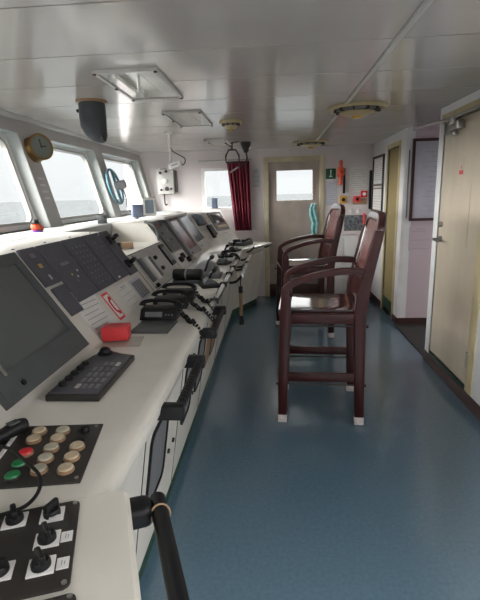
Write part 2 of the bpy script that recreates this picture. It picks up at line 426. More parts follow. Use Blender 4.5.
# front access panels with dark outline
def front_pt(y, t):      # t 0 at the top of the front panel, 1 at its foot
    return Vector((-.46-.112*t, y, .80-.70*t))
FU = Vector((.112,0,.70)).normalized(); FN = Vector((.70,0,-.112)).normalized()
def FP(y, t, h=0): return frame(front_pt(y,t)+FN*h, (0,1,0), FU, FN)
for y0, w_, nm in ((1.50,.30,'cable_recess'),(2.2,.26,'cable_recess'),(2.62,.3,'cable_recess'),(3.3,.3,'cable_recess')):
    g = B(); X = IM @ FP(y0,.62)
    g.ring(rrect(0,w_,0,.36,.05), rrect(.012,w_-.012,.012,.348,.042), .0, .010, X=X)
    g.ext(rrect(.012,w_-.012,.012,.348,.042), .0, .003, 1, X=X)
    g.obj(nm, ['black','mgrey'], cons)
for y0 in (1.42,2.1,2.96,3.9,4.7):
    g = B(); g.box(0,.008,0,.70,0,.002, X=IM @ FP(y0,.99)); g.obj('panel_seam', 'blackm', cons)
g = B(); 
for y0 in (1.9,2.0,2.55,3.0): g.cyl((0,0,0),(0,0,.01),.012,n=10,X=IM @ FP(y0,.55))
g.obj('panel_bolt', 'blackm', cons)
g = B(); g.box(0,.6,.0,.30,0,.006,X=IM @ FP(3.05,.62)); g.obj('patch_panel', 'tan', cons)
for y0,y1,s0 in ((3.06,3.96,.332),(4.03,4.5,.02),(3.06,3.96,.018)):
    g = B(); g.box(0,y1-y0,0,.005,0,.0015, X=IM @ SP(y0,s0)); g.obj('panel_seam', 'blackm', cons)
for y0 in (3.03,4.50,5.12):
    g = B(); g.box(0,.006,.0,.33 if y0<3.5 else .54,0,.0015, X=IM @ SP(y0+.012,.0)); g.obj('panel_seam', 'blackm', cons)
for y0 in (2.0,2.3,2.6,2.9):
    g = B(); g.cyl((0,0,0),(0,0,.005),.007,n=10,X=IM @ T((-1.21,y0,1.38))); g.obj('panel_bolt', 'mgrey', cons)
for y0,s0 in ((3.12,.31),(3.9,.31),(3.12,.04),(3.9,.045)):
    g = B(); g.cyl((0,0,0),(0,0,.008),.009,n=10,X=IM @ SP(y0,s0)); g.obj('panel_bolt', 'blackm', cons)
# handrails of the console: bracket - rail - bracket
def rail(y0, y1, m_rail, par, X, x=-.347, z=.862, r=.017, dark='black', thin=False):
    for yy in (y0, y1):
        g = B(); g.box(-.46,x+.022,yy-.024,yy+.024,z-.030,z+.024,bev=.008,X=X) if not thin else g.tube([(-.42,yy,z-.06),(-.36,yy,z-.05),(x,yy,z)],.012,10,X=X,smooth=4); g.obj('rail_bracket', dark, par)
    g = B(); g.tube([(x,y0+.005,z),(x,y1-.005,z)], r, 12, X=X)
    n = int((y1-y0)/.03)
    for i in range(1,n): g.tube([(x,y0+i*.03-.004,z),(x,y0+i*.03+.004,z)], r*1.12, 12, X=X)
    g.obj('hand_rail', m_rail, par)
rail(1.44,1.93,'black',cons,IM); rail(2.36,2.86,'black',cons,IM)
rail(4.05,4.75,'chrome',cons,IM,x=-.305,z=.87,r=.019,thin=True); rail(4.95,5.5,'chrome',cons,IM,x=-.305,z=.87,r=.019,thin=True)
g = B(); g.tube([(-.386,2.72,.937),(-.386,4.75,.937)],.022,12,X=IM); g.obj('edge_rail','chrome',cons)
for yy in (2.76,3.3,3.75,4.1,4.65):
    g = B(); g.box(-.415,-.36,yy-.02,yy+.02,.928,.964,bev=.006,X=IM); g.obj('rail_clamp','black',cons)

# near wing console
nw = thing('bridge_console', 'grey near console wing angled toward the viewer, carrying the rotary switch plate', 'console', NW @ T((-.9,.5,0)))
IW = T((.9,-.5,0))
cpart(PROF_W, lambda x: .22, lambda x: YN-.0015, 'console_body', 'console', nw, IW)
cpart(KICK, lambda x: .22, lambda x: YN-.0015, 'kick_plate', 'greenk', nw, IW)
g = B(); g.box(-.44,-.30,.885,.955,.822,.882,bev=.02,seg=3,X=IW); g.obj('rail_bracket', 'black', nw)
g = B(); g.tube([(-.283,.955,.852),(-.283,.22,.852)], .0205, 16, X=IW); g.obj('hand_rail', 'black', nw)
g = B(); g.tube([(-.283+.0235*math.cos(a*PI/8),.895+.006*math.sin(a*PI/8),.852+.0235*math.sin(a*PI/8)) for a in range(16)], .0025, 6, X=IW, closed=True); g.obj('cord_ring', 'tan', nw)
# far wing console
fw = thing('bridge_console', 'grey far console wing turning toward the far door beside maroon curtain', 'console', FWX @ T((-.9,6,0)))
IF = T((.9,-6,0))
cpart(PROF_HI, lambda x: YFAR-(PX-x)*tf+.0015, lambda x: 6.47, 'console_body', 'console', fw, IF)
cpart(KICK, lambda x: YFAR-(PX-x)*tf+.0015, lambda x: 6.47, 'kick_plate', 'greenk', fw, IF)
rail(5.84,6.40,'chrome',fw,IF,x=-.30,z=.925,r=.018,thin=True)

# ------------------------------------------------------------------ instruments
def monitor(X, w, h, label, scr='screen', m='dgrey', t=.035, mb=.09, ml=.07, mr=.05, mt=.05, group=None):
    o = thing('radar_monitor', label, 'monitor', X, group)
    g = B(); g.ring([(0,0),(w,0),(w,h),(0,h)], [(ml,mb),(w-mr,mb),(w-mr,h-mt),(ml,h-mt)], 0, t)
    for v in g.bm.verts:
        pass
    g.obj('bezel', m, o)
    g = B(); g.box(ml,w-mr,mb,h-mt,.001,t-.008); g.obj('screen', scr, o)
    g = B(); g.cyl((w*.18,mb*.4,t),(w*.18,mb*.4,t+.006),.010,n=12); g.obj('knob', 'black', o)
    return o
mon = monitor(SP(1.245,.03), .605, .505, 'large dark radar screen set in the sloping console face at left', t=.03, mb=.10, ml=.085)
g = B(); g.box(.062,.076,.09,.24,.027,.033,bev=.002); g.obj('bezel_strip', 'steel', mon)

PG = 'charcoal instrument modules on the sloping console face'
def module(X, w, h, name, label, m='panel', t=.012, rows=None, cat='instrument panel', group=None):
    o = thing(name, label, cat, X, group)
    g = B(); g.box(.006,w-.006,0,h,0,t,bev=.003,seg=1); g.obj('face_plate', m, o)
    return o
def spots(o, w, h, pts, mats, t=.012, sz=.006, name='indicator'):
    for (u, v, mm, kx, ky) in pts:
        g = B(); g.box(u*w-sz*kx,u*w+sz*kx,v*h-sz*ky,v*h+sz*ky,t,t+.004,bev=.001,seg=1); g.obj(name, mm, o)
p = module(SP(1.905,.345), .155, .205, 'instrument_panel', 'narrow charcoal module immediately right of the large radar screen')
spots(p,.155,.205,[(.5,.78,'mgrey',3.2,1.8),(.5,.50,'led',2.2,1.8),(.55,.18,'lgrey',1.0,2.2)],None)
p = module(SP(2.065,.215), .255, .335, 'instrument_panel', 'wide charcoal module with a colour strip display, second right of the radar screen')
spots(p,.255,.335,[(.5,.62,'mgrey',7,1.2),(.46,.42,'led',1,1),(.62,.36,'lgrey',1,1),(.75,.45,'lgrey',1,1),(.5,.30,'mgrey',1,1)],None)
p = module(SP(2.325,.215), .26, .335, 'instrument_panel', 'charcoal module with rows of small grey keys, third right of the radar screen')
spots(p,.26,.335,[(.22+.19*i,.12+.10*j,'mgrey',1.3,.7) for i in range(4) for j in range(8)],None,name='key')
p = module(SP(2.59,.215), .255, .335, 'instrument_panel', 'charcoal module with sparse keys, fourth right of the radar screen')
spots(p,.255,.335,[(.25+.17*i,.15+.11*j,'mgrey',1.0,.7) for i in range(4) for j in range(7) if (i*3+j)%4],None,name='key')
spots(p,.255,.335,[(.3,.05,'white',2.4,1.0)],None)
p = module(SP(2.85,.205), .165, .345, 'instrument_panel', 'charcoal module with two black lever handles at the end of the row')
for v in (.22,.78):
    g = B(); g.box(.05,.125,v*.345-.03,v*.345+.03,.012,.03,bev=.004); g.cyl((.088,v*.345,.03),(.088,v*.345,.055),.016,n=12); g.box(.055,.12,v*.345-.012,v*.345+.014,.05,.075,bev=.006); g.obj('lever_handle', 'black', p)
p = module(SP(1.925,.175), .135, .155, 'instrument_panel', 'small dark blank plate below the charcoal modules by the white notice')

# low section modules
p = module(SP(3.10,.03), .80, .30, 'instrument_panel', 'pale grey panel with two upright dark meters on the low console section', m='lgrey', t=.006)
for u0,u1,v0,v1 in ((.03,.12,.05,.25),(.25,.33,.05,.23)):
    g = B(); g.box(u0,u1,v0,v1,.006,.018,bev=.003); g.obj('meter_window', 'dgrey', p)
g = B(); g.box(.20,.245,.04,.24,.006,.022,bev=.003); g.obj('meter_strip', 'white', p)
for u,v in ((.42,.20),(.42,.10),(.06,.015)):
    g = B(); g.cyl((u,v,.006),(u,v,.03),.018,.015,n=14,bev=.002); g.obj('knob', 'black', p)
p = module(SP(3.80,.10), .16, .21, 'instrument_panel', 'dark small display at the far end of the low console section', m='black', t=.02)
g = B(); g.box(.02,.13,.04,.18,.02,.022); g.obj('display', 'mgrey', p)
# shelf things
o = tag(B().box(0,.20,0,.07,0,.05,bev=.006,X=None).obj('wooden_block','tan'), 'tan wooden block lying on the low console shelf', 'block'); o.matrix_world = DP(-1.30,3.42,SH.z,18)
o = tag(B().box(0,.075,0,.065,0,.06,bev=.004).obj('black_box','black'), 'small black cube on the low console shelf beside tan block', 'box'); o.matrix_world = DP(-1.24,3.33,SH.z,12)
# dark arched grab handle on section end
o = tag(B().tube([SP(3.99,.35,.0).translation+Vector((0,-.012,0)),SP(3.99,.42,.04).translation+Vector((0,-.02,0)),SP(3.99,.50,.045).translation+Vector((0,-.02,0)),SP(3.99,.555,.0).translation+Vector((0,-.012,0))], .013, 10, smooth=5).obj('grab_handle','dgrey'), 'dark arched grab handle at the step between low and high console', 'handle')

# section three
p = module(SP(4.06,.20), .40, .33, 'instrument_panel', 'black switch module with red lamps left of the pinkish radar display', m='dgrey', t=.018)
spots(p,.40,.33,[(.25,.86,'redb',2.6,1.6),(.6,.84,'black',3,2),(.3,.60,'black',4,2.4),(.7,.6,'mgrey',3,2),(.3,.35,'led',2,2),(.65,.33,'black',3,2),(.4,.14,'mgrey',4,2)],None,t=.018)
p = module(SP(4.05,.01), .42, .17, 'instrument_panel', 'white lower plate with black selector knobs below the black switch module', m='white', t=.012)
for u,v in ((.08,.09),(.21,.11),(.33,.05)):
    g = B(); g.cyl((u,v,.012),(u,v,.045),.032,.026,n=16,bev=.003); g.obj('selector_knob', 'black', p)
m2 = monitor(SP(4.535,.06), .56, .50, 'tilted display with pinkish screen and blue dark bezel at mid console', scr='screenp', m='mgrey', t=.035, ml=.12, mb=.07, mr=.05)
m3 = monitor(SP(5.13,.05), .68, .50, 'tilted display with blue grey screen next to the pinkish one', scr='screenb', m='lgrey', t=.035, ml=.05, mb=.10, mr=.06)
o = tag(B().box(-.13,.13,0,1.15,0,.028,bev=.008).obj('white_cover','white'), 'white plastic cover strip lying along the console top above the tilted displays', 'cover'); o.matrix_world = DP(-1.19,4.36,1.38)
# nautical display unit on the console top
g_ = thing('navigation_display', 'small blue grey navigation unit standing on the console top near the far window', 'display', DP(-1.36,4.72,1.38,28))
B().box(-.09,.09,-.02,.10,0,.02,bev=.004).obj('stand','dgrey',g_)
B().box(-.13,-.02,-.05,.05,.02,.15,bev=.01).obj('case','blue',g_)
B().box(-.018,.12,-.03,.02,.03,.215,bev=.01).obj('display_case','mgrey',g_)
B().ring(rrect(-.016,.118,.035,.21,.012), rrect(.004,.098,.055,.19,.008), .03,.045,X=Matrix.Rotation(PI/2,4,'X')).obj('bezel','lgrey',g_)
B().box(.003,.099,-.034,-.0305,.054,.191).obj('screen','screenb',g_)
B().cyl((0,.02,.018),(0,.02,.034),.02).obj('swivel','dgrey',g_)

# far wing instruments
G = FWX
p = module(SP(5.62,.26,0,G), .24, .26, 'instrument_panel', 'black framed small display on the far console wing nearest the blue grey screen', m='lgrey', t=.01)
B().box(.03,.21,.07,.24,.01,.045,bev=.006).obj('display_case','dgrey',p); B().box(.05,.19,.09,.22,.045,.047).obj('display','screenb',p)
p = module(SP(5.90,.24,0,G), .10, .28, 'instrument_panel', 'narrow pale strip panel on the far console wing between two black displays', m='lgrey', t=.012)
spots(p,.10,.28,[(.5,.3+.2*i,'mgrey',2,1.2) for i in range(3)],None)
p = module(SP(6.04,.22,0,G), .36, .30, 'instrument_panel', 'green grey module with dark display and beige keys at the outer end of far wing', m='mgrey', t=.014)
B().box(.05,.30,.12,.26,.014,.022,bev=.003).obj('display','screen',p)
for i in range(5): B().box(.05+.052*i,.09+.052*i,.04,.08,.014,.026,bev=.003).obj('key','button',p)
# papers on console slope
def sheet(X, w, h, label, m='paper', rows=8, cat='paper', name='paper_sheet', ink='ink', head=True, t=.0015, group=None):
    g = B(); g.box(0,w,0,h,0,t)
    y = h*.9
    if head: g.box(w*.3,w*.7,y-.006,y,t,t+.0004,1); y -= h*.1
    for i in range(rows):
        yy = y-(y-h*.08)*i/max(rows-1,1)
        g.box(w*.09,w*(.91 if i%3 else .75),yy-min(h*.008,.0022),yy+min(h*.008,.0022),t,t+.0004,1)
    o = g.obj(name, [m,ink]); o.matrix_world = X
    return tag(o, label, cat, group)
sheet(SP(2.0,.018,.001) @ Matrix.Rotation(R(-3),4,'Z'), .25, .265, 'white printed notice taped to the console slope left of red telephone sticker')
# red/white telephone sticker
o = thing('telephone_sticker', 'red sticker with white panel and red telephone handset symbol on console slope', 'sticker', SP(2.315,.02,.001) @ Matrix.Scale(.78,4))
B().ext(rrect(0,.115,0,.225,.012),0,.0015).obj('backing','red',o)
B().ext(rrect(.016,.099,.018,.207,.006),.0015,.0022).obj('white_field','white',o)
g = B(); g.tube([(.072,.05,.0024),(.045,.075,.0024),(.040,.112,.0024),(.045,.15,.0024),(.072,.175,.0024)],.0075,8,smooth=4); g.cyl((.075,.052,.0022),(.075,.052,.005),.017); g.cyl((.075,.173,.0022),(.075,.173,.005),.017); g.obj('handset_symbol','redb',o)
sheet(SP(2.52,.03,.001), .22, .16, 'plain white card on console slope right of red telephone sticker', rows=4)
g = B(); g.box(0,.20,0,.16,0,.004,0); 
for i in range(4): g.box(.015+.047*i,.048+.047*i,.02,.14,.004,.007,1)
o = g.obj('paper_sheet',['paperg','mgrey']); o.matrix_world = SP(2.76,.02,.001); tag(o,'pale card with four grey columns at the end of the console slope above the phones','paper')
sheet(SP(5.66,.02,.002,G), .24, .20, 'blank white paper on the far console wing beside the dark knobs', rows=0, head=False)
sheet(SP(6.03,.0,.002,G), .36, .20, 'white lined paper at the outer foot of the far console wing', rows=6)
sheet(SP(4.60,.0,.037) @ Matrix.Rotation(R(0),4,'Z'), .20, .06, 'white strip of paper stuck on the lower bezel of the pinkish display', rows=0, head=False, t=.002)
sheet(DP(-.80,4.18,.9305,12), .17, .22, 'white paper lying on the desk below the black switch module', rows=5)
sheet(DP(-.78,5.20,.9305,-8), .18, .26, 'white paper lying on the desk below the blue grey display', rows=0, head=False)
# grey handset on the far wing
o = thing('radio_handset', 'grey cylinder handset hanging on the far console wing slope', 'handset', SP(5.80,.12,.012,G))
B().box(.02,.08,.0,.20,0,.03,bev=.006).obj('cradle','black',o); B().cyl((.05,.02,.05),(.05,.18,.05),.032,.026,n=16,bev=.006).obj('grip','mgrey',o)

# ------------------------------------------------------------------ desk things
# radar keyboard
kb = thing('keyboard', 'dark grey radar keyboard with trackball on desk below the large screen', 'keyboard', DP(-.69,1.575))
kpoly = [(-.097,-.213),(.093,-.213),(.095,.185),(.03,.195),(-.005,.228),(-.035,.234),(-.06,.218),(-.085,.175),(-.097,.1)]
B().ext(kpoly,0,.024,bev=.005).obj('base','blackm',kb)
B().ext([(p[0]*.9,p[1]*.94) for p in kpoly],.0235,.029,bev=.002).obj('deck','panel',kb)
B().lathe([(.031,.029),(.031,.036),(.024,.041),(.022,.05),(.013,.058),(.002,.060)],20,X=T((-.03,.18,0))).obj('trackball','black',kb)
for i in range(5):
    for j in range(4):
        if (i,j) in ((4,0),): continue
        x, yy = -.005+.024*j, -.15+.052*i
        B().box(x-.008,x+.008,yy-.016,yy+.016,.028,.034,bev=.002,seg=1).obj('key','mgrey' if (i+j)%7 else 'lgrey',kb)
for i in range(5):
    B().lathe([(.015,.028),(.014,.040),(.010,.043)],14,X=T((-.066,-.14+.05*i,0))).obj('dial_knob','black',kb)
# push button panel
bp = thing('button_panel', 'dark plate of big round cream, red and green push buttons on the desk', 'control panel', DP(0,0))
B().ext([(-.475,.926),(-.70,.890),(-.86,1.165),(-.741,1.187),(-.524,1.208)],.0,.006,bev=.002).obj('plate','blackm',bp)
bp.matrix_world = DP(0,0,.93)
BUT = [(-.693,1.148,'button',1),(-.625,1.154,'buttong',1),(-.687,1.104,'button',1),(-.620,1.111,'button',1),
       (-.673,1.037,'redb',0),(-.614,1.061,'buttong',1),(-.546,1.071,'button',1),
       (-.661,.985,'greenb',0),(-.605,1.012,'buttong',1),(-.538,1.021,'button',1),
       (-.650,.935,'greenb',0),(-.597,.963,'buttong',1),(-.530,.968,'button',1)]
for x, yy, mm, r in BUT:
    Xb = T((x,yy,.006))
    if r:
        o = B().lathe([(.021,0),(.0215,.005),(.020,.008),(.018,.0085)],24,X=Xb).obj('button_ring','buttonr',bp)
        B().lathe([(.0185,.002),(.0185,.011),(.0165,.013),(.002,.0135)],24,X=Xb).obj('button_cap',mm,o)
    else:
        o = B().lathe([(.020,0),(.020,.006),(.018,.008)],24,X=Xb).obj('button_ring','buttonr' if mm=='redb' else 'blackm',bp)
        B().lathe([(.0175,.003),(.0185,.008),(.0165,.012),(.010,.014),(.002,.015)],24,X=Xb).obj('button_cap',mm,o)
for x, yy in ((-.559,1.158),(-.552,1.108)):
    B().cyl((x,yy,.006),(x,yy,.022 if yy>1.13 else .010),.013,.011,n=18,bev=.002).obj('toggle','black',bp)
for x, yy in ((-.538,1.19),(-.49,.94)):
    B().cyl((x,yy,.006),(x,yy,.009),.005,n=10).obj('screw','steel',bp)
B().ext([(-.716,.925),(-.724,.921),(-.765,1.165),(-.757,1.168)],.006,.012).obj('guide_strip','white',bp)
# microphone with its cable
mc = thing('hand_microphone', 'black hand microphone with looping cable lying on the button plate', 'microphone', DP(-.765,1.115,.950,-30) @ Matrix.Scale(.72,4))
B().tube([(0,-.07,0),(0,-.03,.006),(0,.02,.012),(0,.05,.012),(0,.068,.008)],lambda t:.018+.014*math.sin(min(1,t*1.05)*2.2),14,smooth=3).obj('body','black',mc)
B().box(-.018,.018,.0,.045,.036,.044,bev=.004).obj('grille','dgrey',mc)
ci = mc.matrix_world.inverted()
pts = [ci @ Vector(p) for p in ((-.80,1.07,.955),(-.734,1.026,.968),(-.68,.995,.975),(-.628,.952,.978),(-.562,.9,.975),(-.542,.87,.965),(-.538,.841,.958),(-.547,.815,.953),(-.57,.798,.95),(-.61,.78,.948),(-.66,.76,.946))]
B().tube(pts,.0062,8,smooth=6).obj('cable','black',mc)
# rotary switch plate on the near wing
sp = thing('rotary_switch_board', 'black plate of rotary switches on white squares at the near end of the console', 'control panel', NW @ T((-.463,.89,.93)) @ RZ(-2.6) @ T((.460,-.89,0)))
B().ext(rrect(-.86,-.456,.655,.897,.012),0,.006,bev=.002).obj('plate','blackm',sp)
def rot_switch(x, yy, a, scrap=False):
    o = B().box(x-.024,x+.024,yy-.022,yy+.022,.006,.010,bev=.001).obj('switch_plate','white',sp)
    g = B(); X = T((x,yy,.010)) @ RZ(a)
    g.lathe([(.018,0),(.018,.008),(.015,.014),(.004,.015)],20,X=X); g.box(-.006,.006,-.019,.019,.010,.030,X=X,bev=.004)
    g.obj('switch_knob','black',o)
    if scrap: B().box(x-.004,x+.022,yy-.026,yy-.012,.012,.016,X=None,bev=.003).obj('paper_scrap','cloth_w',o)
rot_switch(-.585,.862,15); rot_switch(-.510,.858,-35,True); rot_switch(-.510,.783,20); rot_switch(-.511,.714,25); rot_switch(-.584,.722,70); rot_switch(-.66,.79,10)
for x, yy in ((-.473,.783),(-.473,.712)):
    g = B(); g.box(x-.011,x+.011,yy-.014,yy+.014,.006,.008); 
    g.box(x-.003,x-.001,yy-.006,yy+.007,.008,.0083,1); g.box(x+.002,x+.004,yy-.005,yy+.004,.008,.0083,1); g.obj('name_tag',['white','ink'],sp)
for x, yy in ((-.466,.665),(-.466,.887)): B().cyl((x,yy,.006),(x,yy,.009),.005,n=10).obj('screw','steel',sp)
sp2 = thing('rotary_switch_board', 'second black plate at the bottom edge of the near console, mostly out of view', 'control panel', NW @ T((0,0,.93)))
B().ext(rrect(-.86,-.458,.42,.640,.012),0,.006,bev=.002).obj('plate','blackm',sp2)
B().cyl((-.468,.632,.006),(-.468,.632,.009),.005,n=10).obj('screw','steel',sp2)
# red box on clear tray
rb = thing('red_box', 'small bright red lidded box on the desk in front of white notice', 'box', DP(-.768,2.035,.937,8))
B().box(-.062,.062,-.045,.045,0,.058,bev=.005).obj('body','red',rb)
B().box(-.064,.064,-.047,.047,.052,.066,bev=.005).obj('lid','red',rb)
B().box(-.03,.03,-.02,.02,.0655,.067).obj('lid_label','redb',rb)
o = tag(B().box(-.09,.12,-.09,.06,0,.004,bev=.002).obj('clear_tray','acrylic'),'clear plastic sheet on the desk under the red box','tray'); o.matrix_world = DP(-.755,2.0,.931,8)
# radio telephones
def coil(p0, p1, n, r, sag):
    p0, p1 = Vector(p0), Vector(p1); out = []
    N = n*8
    for i in range(N+1):
        t = i/N; c = p0.lerp(p1,t); c.z -= sag*4*t*(1-t); a = 2*PI*n*t
        d = (p1-p0).normalized(); u = Vector((0,0,1)); v = d.cross(u).normalized()
        out.append(c+u*(r*math.cos(a))+v*(r*math.sin(a)))
    return out
def phone(x, y, rz, label, hook=True):
    o = thing('desk_telephone', label, 'telephone', DP(x,y,.93,rz) @ Matrix.Diagonal((.82,.80,.72,1)), 'black telephones in a row on the desk')
    g = B(); g.hexa([(-.13,-.07,0),(.13,-.07,0),(.13,.07,0),(-.13,.07,0),(-.125,-.035,.085),(.125,-.035,.085),(.125,.065,.095),(-.125,.065,.095)],bev=.008); g.obj('body','black',o)
    X = frame((0,-.068,.006),(1,0,0),Vector((0,.035,.085)).normalized(),Vector((0,-.085,.035)).normalized())
    B().box(-.09,.03,.022,.062,0,.004,X=X,bev=.001).obj('display','mgrey',o)
    for i in range(3): B().cyl((.055+.022*i,.04,0),(.055+.022*i,.04,.007),.007,n=10,X=X).obj('key','dgrey',o)
    g = B(); g.tube([(-.125,.015,.105),(-.115,.015,.125),(-.06,.015,.14),(.06,.015,.14),(.115,.015,.125),(.125,.015,.105)],lambda t:.015+.011*abs(2*t-1)**3,12,smooth=4); g.obj('handset','black',o)
    g = B(); g.tube(coil((.13,.0,.12),(.20,-.06,.03),6,.014,.03)+coil((.20,-.06,.03),(.265,-.16,.03),6,.014,.02)+coil((.265,-.16,.03),(.355,-.21,-.08),6,.014,.0),.0055,6); g.obj('coiled_cord','black',o)
    return o
phone(-.650,2.42,-3,'black telephone nearest red box on the desk, grey plate before it')
phone(-.645,2.67,2,'second black telephone along the desk, behind the one near red box')
phone(-.640,2.89,-3,'third black telephone along the desk, farthest from red box')
o = tag(B().box(-.10,.10,-.10,.115,0,.010,bev=.003).obj('flat_plate','dgrey'),'flat dark plate on the desk before the nearest telephone','plate'); o.matrix_world = DP(-.635,2.225,.93,-2)
# levers and telegraphs
o = thing('control_drum', 'black horizontal twin drum control on the desk below the white selector plate', 'control', DP(-.685,3.46,.93,-6) @ Matrix.Scale(.88,4))
B().box(-.13,.13,-.05,.05,0,.03,bev=.006).obj('base','dgrey',o)
for x0,x1 in ((-.13,-.02),(-.005,.13)): B().cyl((x0,0,.075),(x1,0,.075),.052,n=24,bev=.006).obj('drum','black',o)
B().cyl((-.03,0,.075),(.005,0,.075),.045,n=20).obj('drum_ring','steel',o)
o = thing('engine_telegraph', 'grey domed engine telegraph standing on the desk beyond black twin drum', 'telegraph', DP(-.575,3.72,.93) @ Matrix.Scale(1.05,4))
B().box(-.12,.12,-.10,.10,0,.025,bev=.006).obj('base','dgrey',o)
pr = [(.105*math.cos(PI*i/16),.025+.105*math.sin(PI*i/16)) for i in range(17)]
B().sweep([(x,z) for x,z in pr],lambda x:-.065,lambda x:.065,bev=.006).obj('dome','mgrey',o)
B().tube([(.0,-.075,.06),(.03,-.09,.14),(.06,-.09,.17)],.010,10).obj('lever','black',o); B().cyl((.06,-.11,.17),(.06,-.05,.17),.018,n=14,bev=.004).obj('lever_grip','black',o)
def lever(x,y,rz,label):
    o = thing('control_lever', label, 'lever', DP(x,y,.93,rz))
    B().box(-.07,.07,-.09,.09,0,.022,bev=.006).obj('base','black',o)
    B().cyl((0,-.05,.022),(0,.05,.022),.04,n=20).obj('pivot','dgrey',o)
    B().tube([(0,0,.04),(.02,-.01,.10),(.05,-.02,.125)],.011,10,smooth=3).obj('stem','black',o)
    B().tube([(.03,-.06,.125),(.05,-.02,.13),(.06,.05,.125)],.017,12,smooth=3).obj('grip','black',o)
lever(-.50,3.32,20,'black control lever on the desk near the front edge, before grey dome')
lever(-.52,4.42,-15,'black control lever on the desk below the pinkish display')
lever(-.56,4.95,10,'black control lever on the desk below the blue grey display')
lever(-.50,5.45,-20,'black control lever on the desk nearest the far console wing')
o = thing('radio_handset','black handset resting on desk edge beside the steel hand rail','handset',DP(-.43,4.75,.93,25))
B().tube([(0,-.10,.02),(0,-.08,.045),(0,0,.052),(0,.08,.045),(0,.10,.02)],lambda t:.017+.01*abs(2*t-1)**3,12,smooth=4).obj('grip','black',o)
o = thing('control_unit','low dark control unit with knobs on the far wing desk','control',FWX @ DP(-.60,6.05,.93))
B().box(-.12,.12,-.14,.14,0,.05,bev=.008).obj('case','dgrey',o)
for i in range(3): B().cyl((-.06+.06*i,-.05,.05),(-.06+.06*i,-.05,.08),.018,n=14,bev=.003).obj('knob','black',o)
B().tube([(.10,-.12,.06),(.13,.0,.085),(.10,.12,.06)],.014,10,smooth=4).obj('grip','black',o)
# hand torch hanging at the rail
o = thing('hanging_torch','tan and black torch hanging from the steel rail by its strap','torch',T((-.315,4.02,.42)) @ Matrix.Diagonal((1,1,1.25,1)))
B().cyl((0,0,.0),(0,0,.07),.026,.020,n=14,bev=.004).obj('head','black',o); B().cyl((0,0,.07),(0,0,.24),.016,n=14).obj('grip','tan',o)
B().cyl((0,0,.24),(0,0,.29),.020,n=14,bev=.003).obj('tail_cap','black',o); B().tube([(0,0,.29),(0,.02,.33),(.01,.045,.365)],.005,8).obj('strap','black',o)

# ------------------------------------------------------------------ ledge things
o = thing('pumpkin_ornament','small orange pumpkin ornament with black hat and purple foot on the window ledge','ornament',T((-1.70,3.14,1.38)) @ Matrix.Scale(.7,4))
B().lathe([(.060,0),(.064,.008),(.055,.016)],20).obj('foot','purple',o)
g = B(); 
n=36; prof=[(.02,.016),(.045,.024),(.056,.046),(.052,.068),(.034,.084),(.012,.088)]
vs=[];
for r_,z_ in prof:
    for k in range(n):
        a=2*PI*k/n; q=r_*(1-.08*abs(math.cos(a*4))**3); vs.append((q*math.cos(a),q*math.sin(a),z_))
fs=[(i*n+k,i*n+(k+1)%n,(i+1)*n+(k+1)%n,(i+1)*n+k) for i in range(len(prof)-1) for k in range(n)]+[tuple(range(n-1,-1,-1)),tuple(range((len(prof)-1)*n,len(prof)*n))]
g._add(vs,fs); g.obj('pumpkin','orange',o)
B().lathe([(.050,.086),(.050,.092),(.030,.094),(.026,.125),(.020,.128)],20).obj('hat','black',o)
B().box(.048,.056,-.012,.012,.04,.052,bev=.002).obj('face','black',o); B().cyl((.03,.05,.016),(.03,.05,.05),.022,n=14,bev=.006).obj('cup','orange',o)
o = tag(B().box(-.035,.035,-.035,.035,0,.075,bev=.006).obj('small_lamp','dgrey'),'small dark cube on the window ledge before the middle window','box'); o.matrix_world = T((-1.55,4.02,1.38))
# brass clock
c = Vector((wx(2.0),3.72,2.0))
cz_ = (ez_w*.88+Vector((0,-.48,-.05))).normalized(); cx_ = ey_w.cross(cz_).normalized(); CLK = (cx_, cz_.cross(cx_), cz_)
o = thing('brass_clock','round brass cased clock on the pillar between two windows','clock',frame(c+ez_w*.06+Vector((0,.02,0)),*CLK))
B().lathe([(.096,-.05),(.104,-.04),(.100,-.02),(.098,.045),(.106,.05),(.106,.064),(.088,.066),(.088,.052)],36).obj('case','brass',o)
B().lathe([(.088,.05),(.088,.061),(.002,.061)],32).obj('dial','dial',o)
B().cyl((0,0,-.03),tuple(o.matrix_world.inverted() @ (c+Vector((-.005,0,0)))),.03,n=12).obj('wall_mount','brass',o)
B().box(-.004,.004,-.01,.06,.062,.064).obj('hand','inkd',o); B().box(-.01,.045,-.004,.004,.062,.064).obj('hand','inkd',o)
# faint lettering plate on the same pillar: three soft lines
g = B()
for i in range(4): g.box(-.05,.05-.012*(i%2),-.012-.055*i,.004-.055*i,0,.0015)
o = g.obj('pillar_notice','paperg'); o.matrix_world = frame(Vector((wx(1.78),3.745,1.78))+ez_w*.0015,(0,1,0),ey_w,ez_w); tag(o,'faint grey lettered strips stuck on the pillar below brass clock','notice')
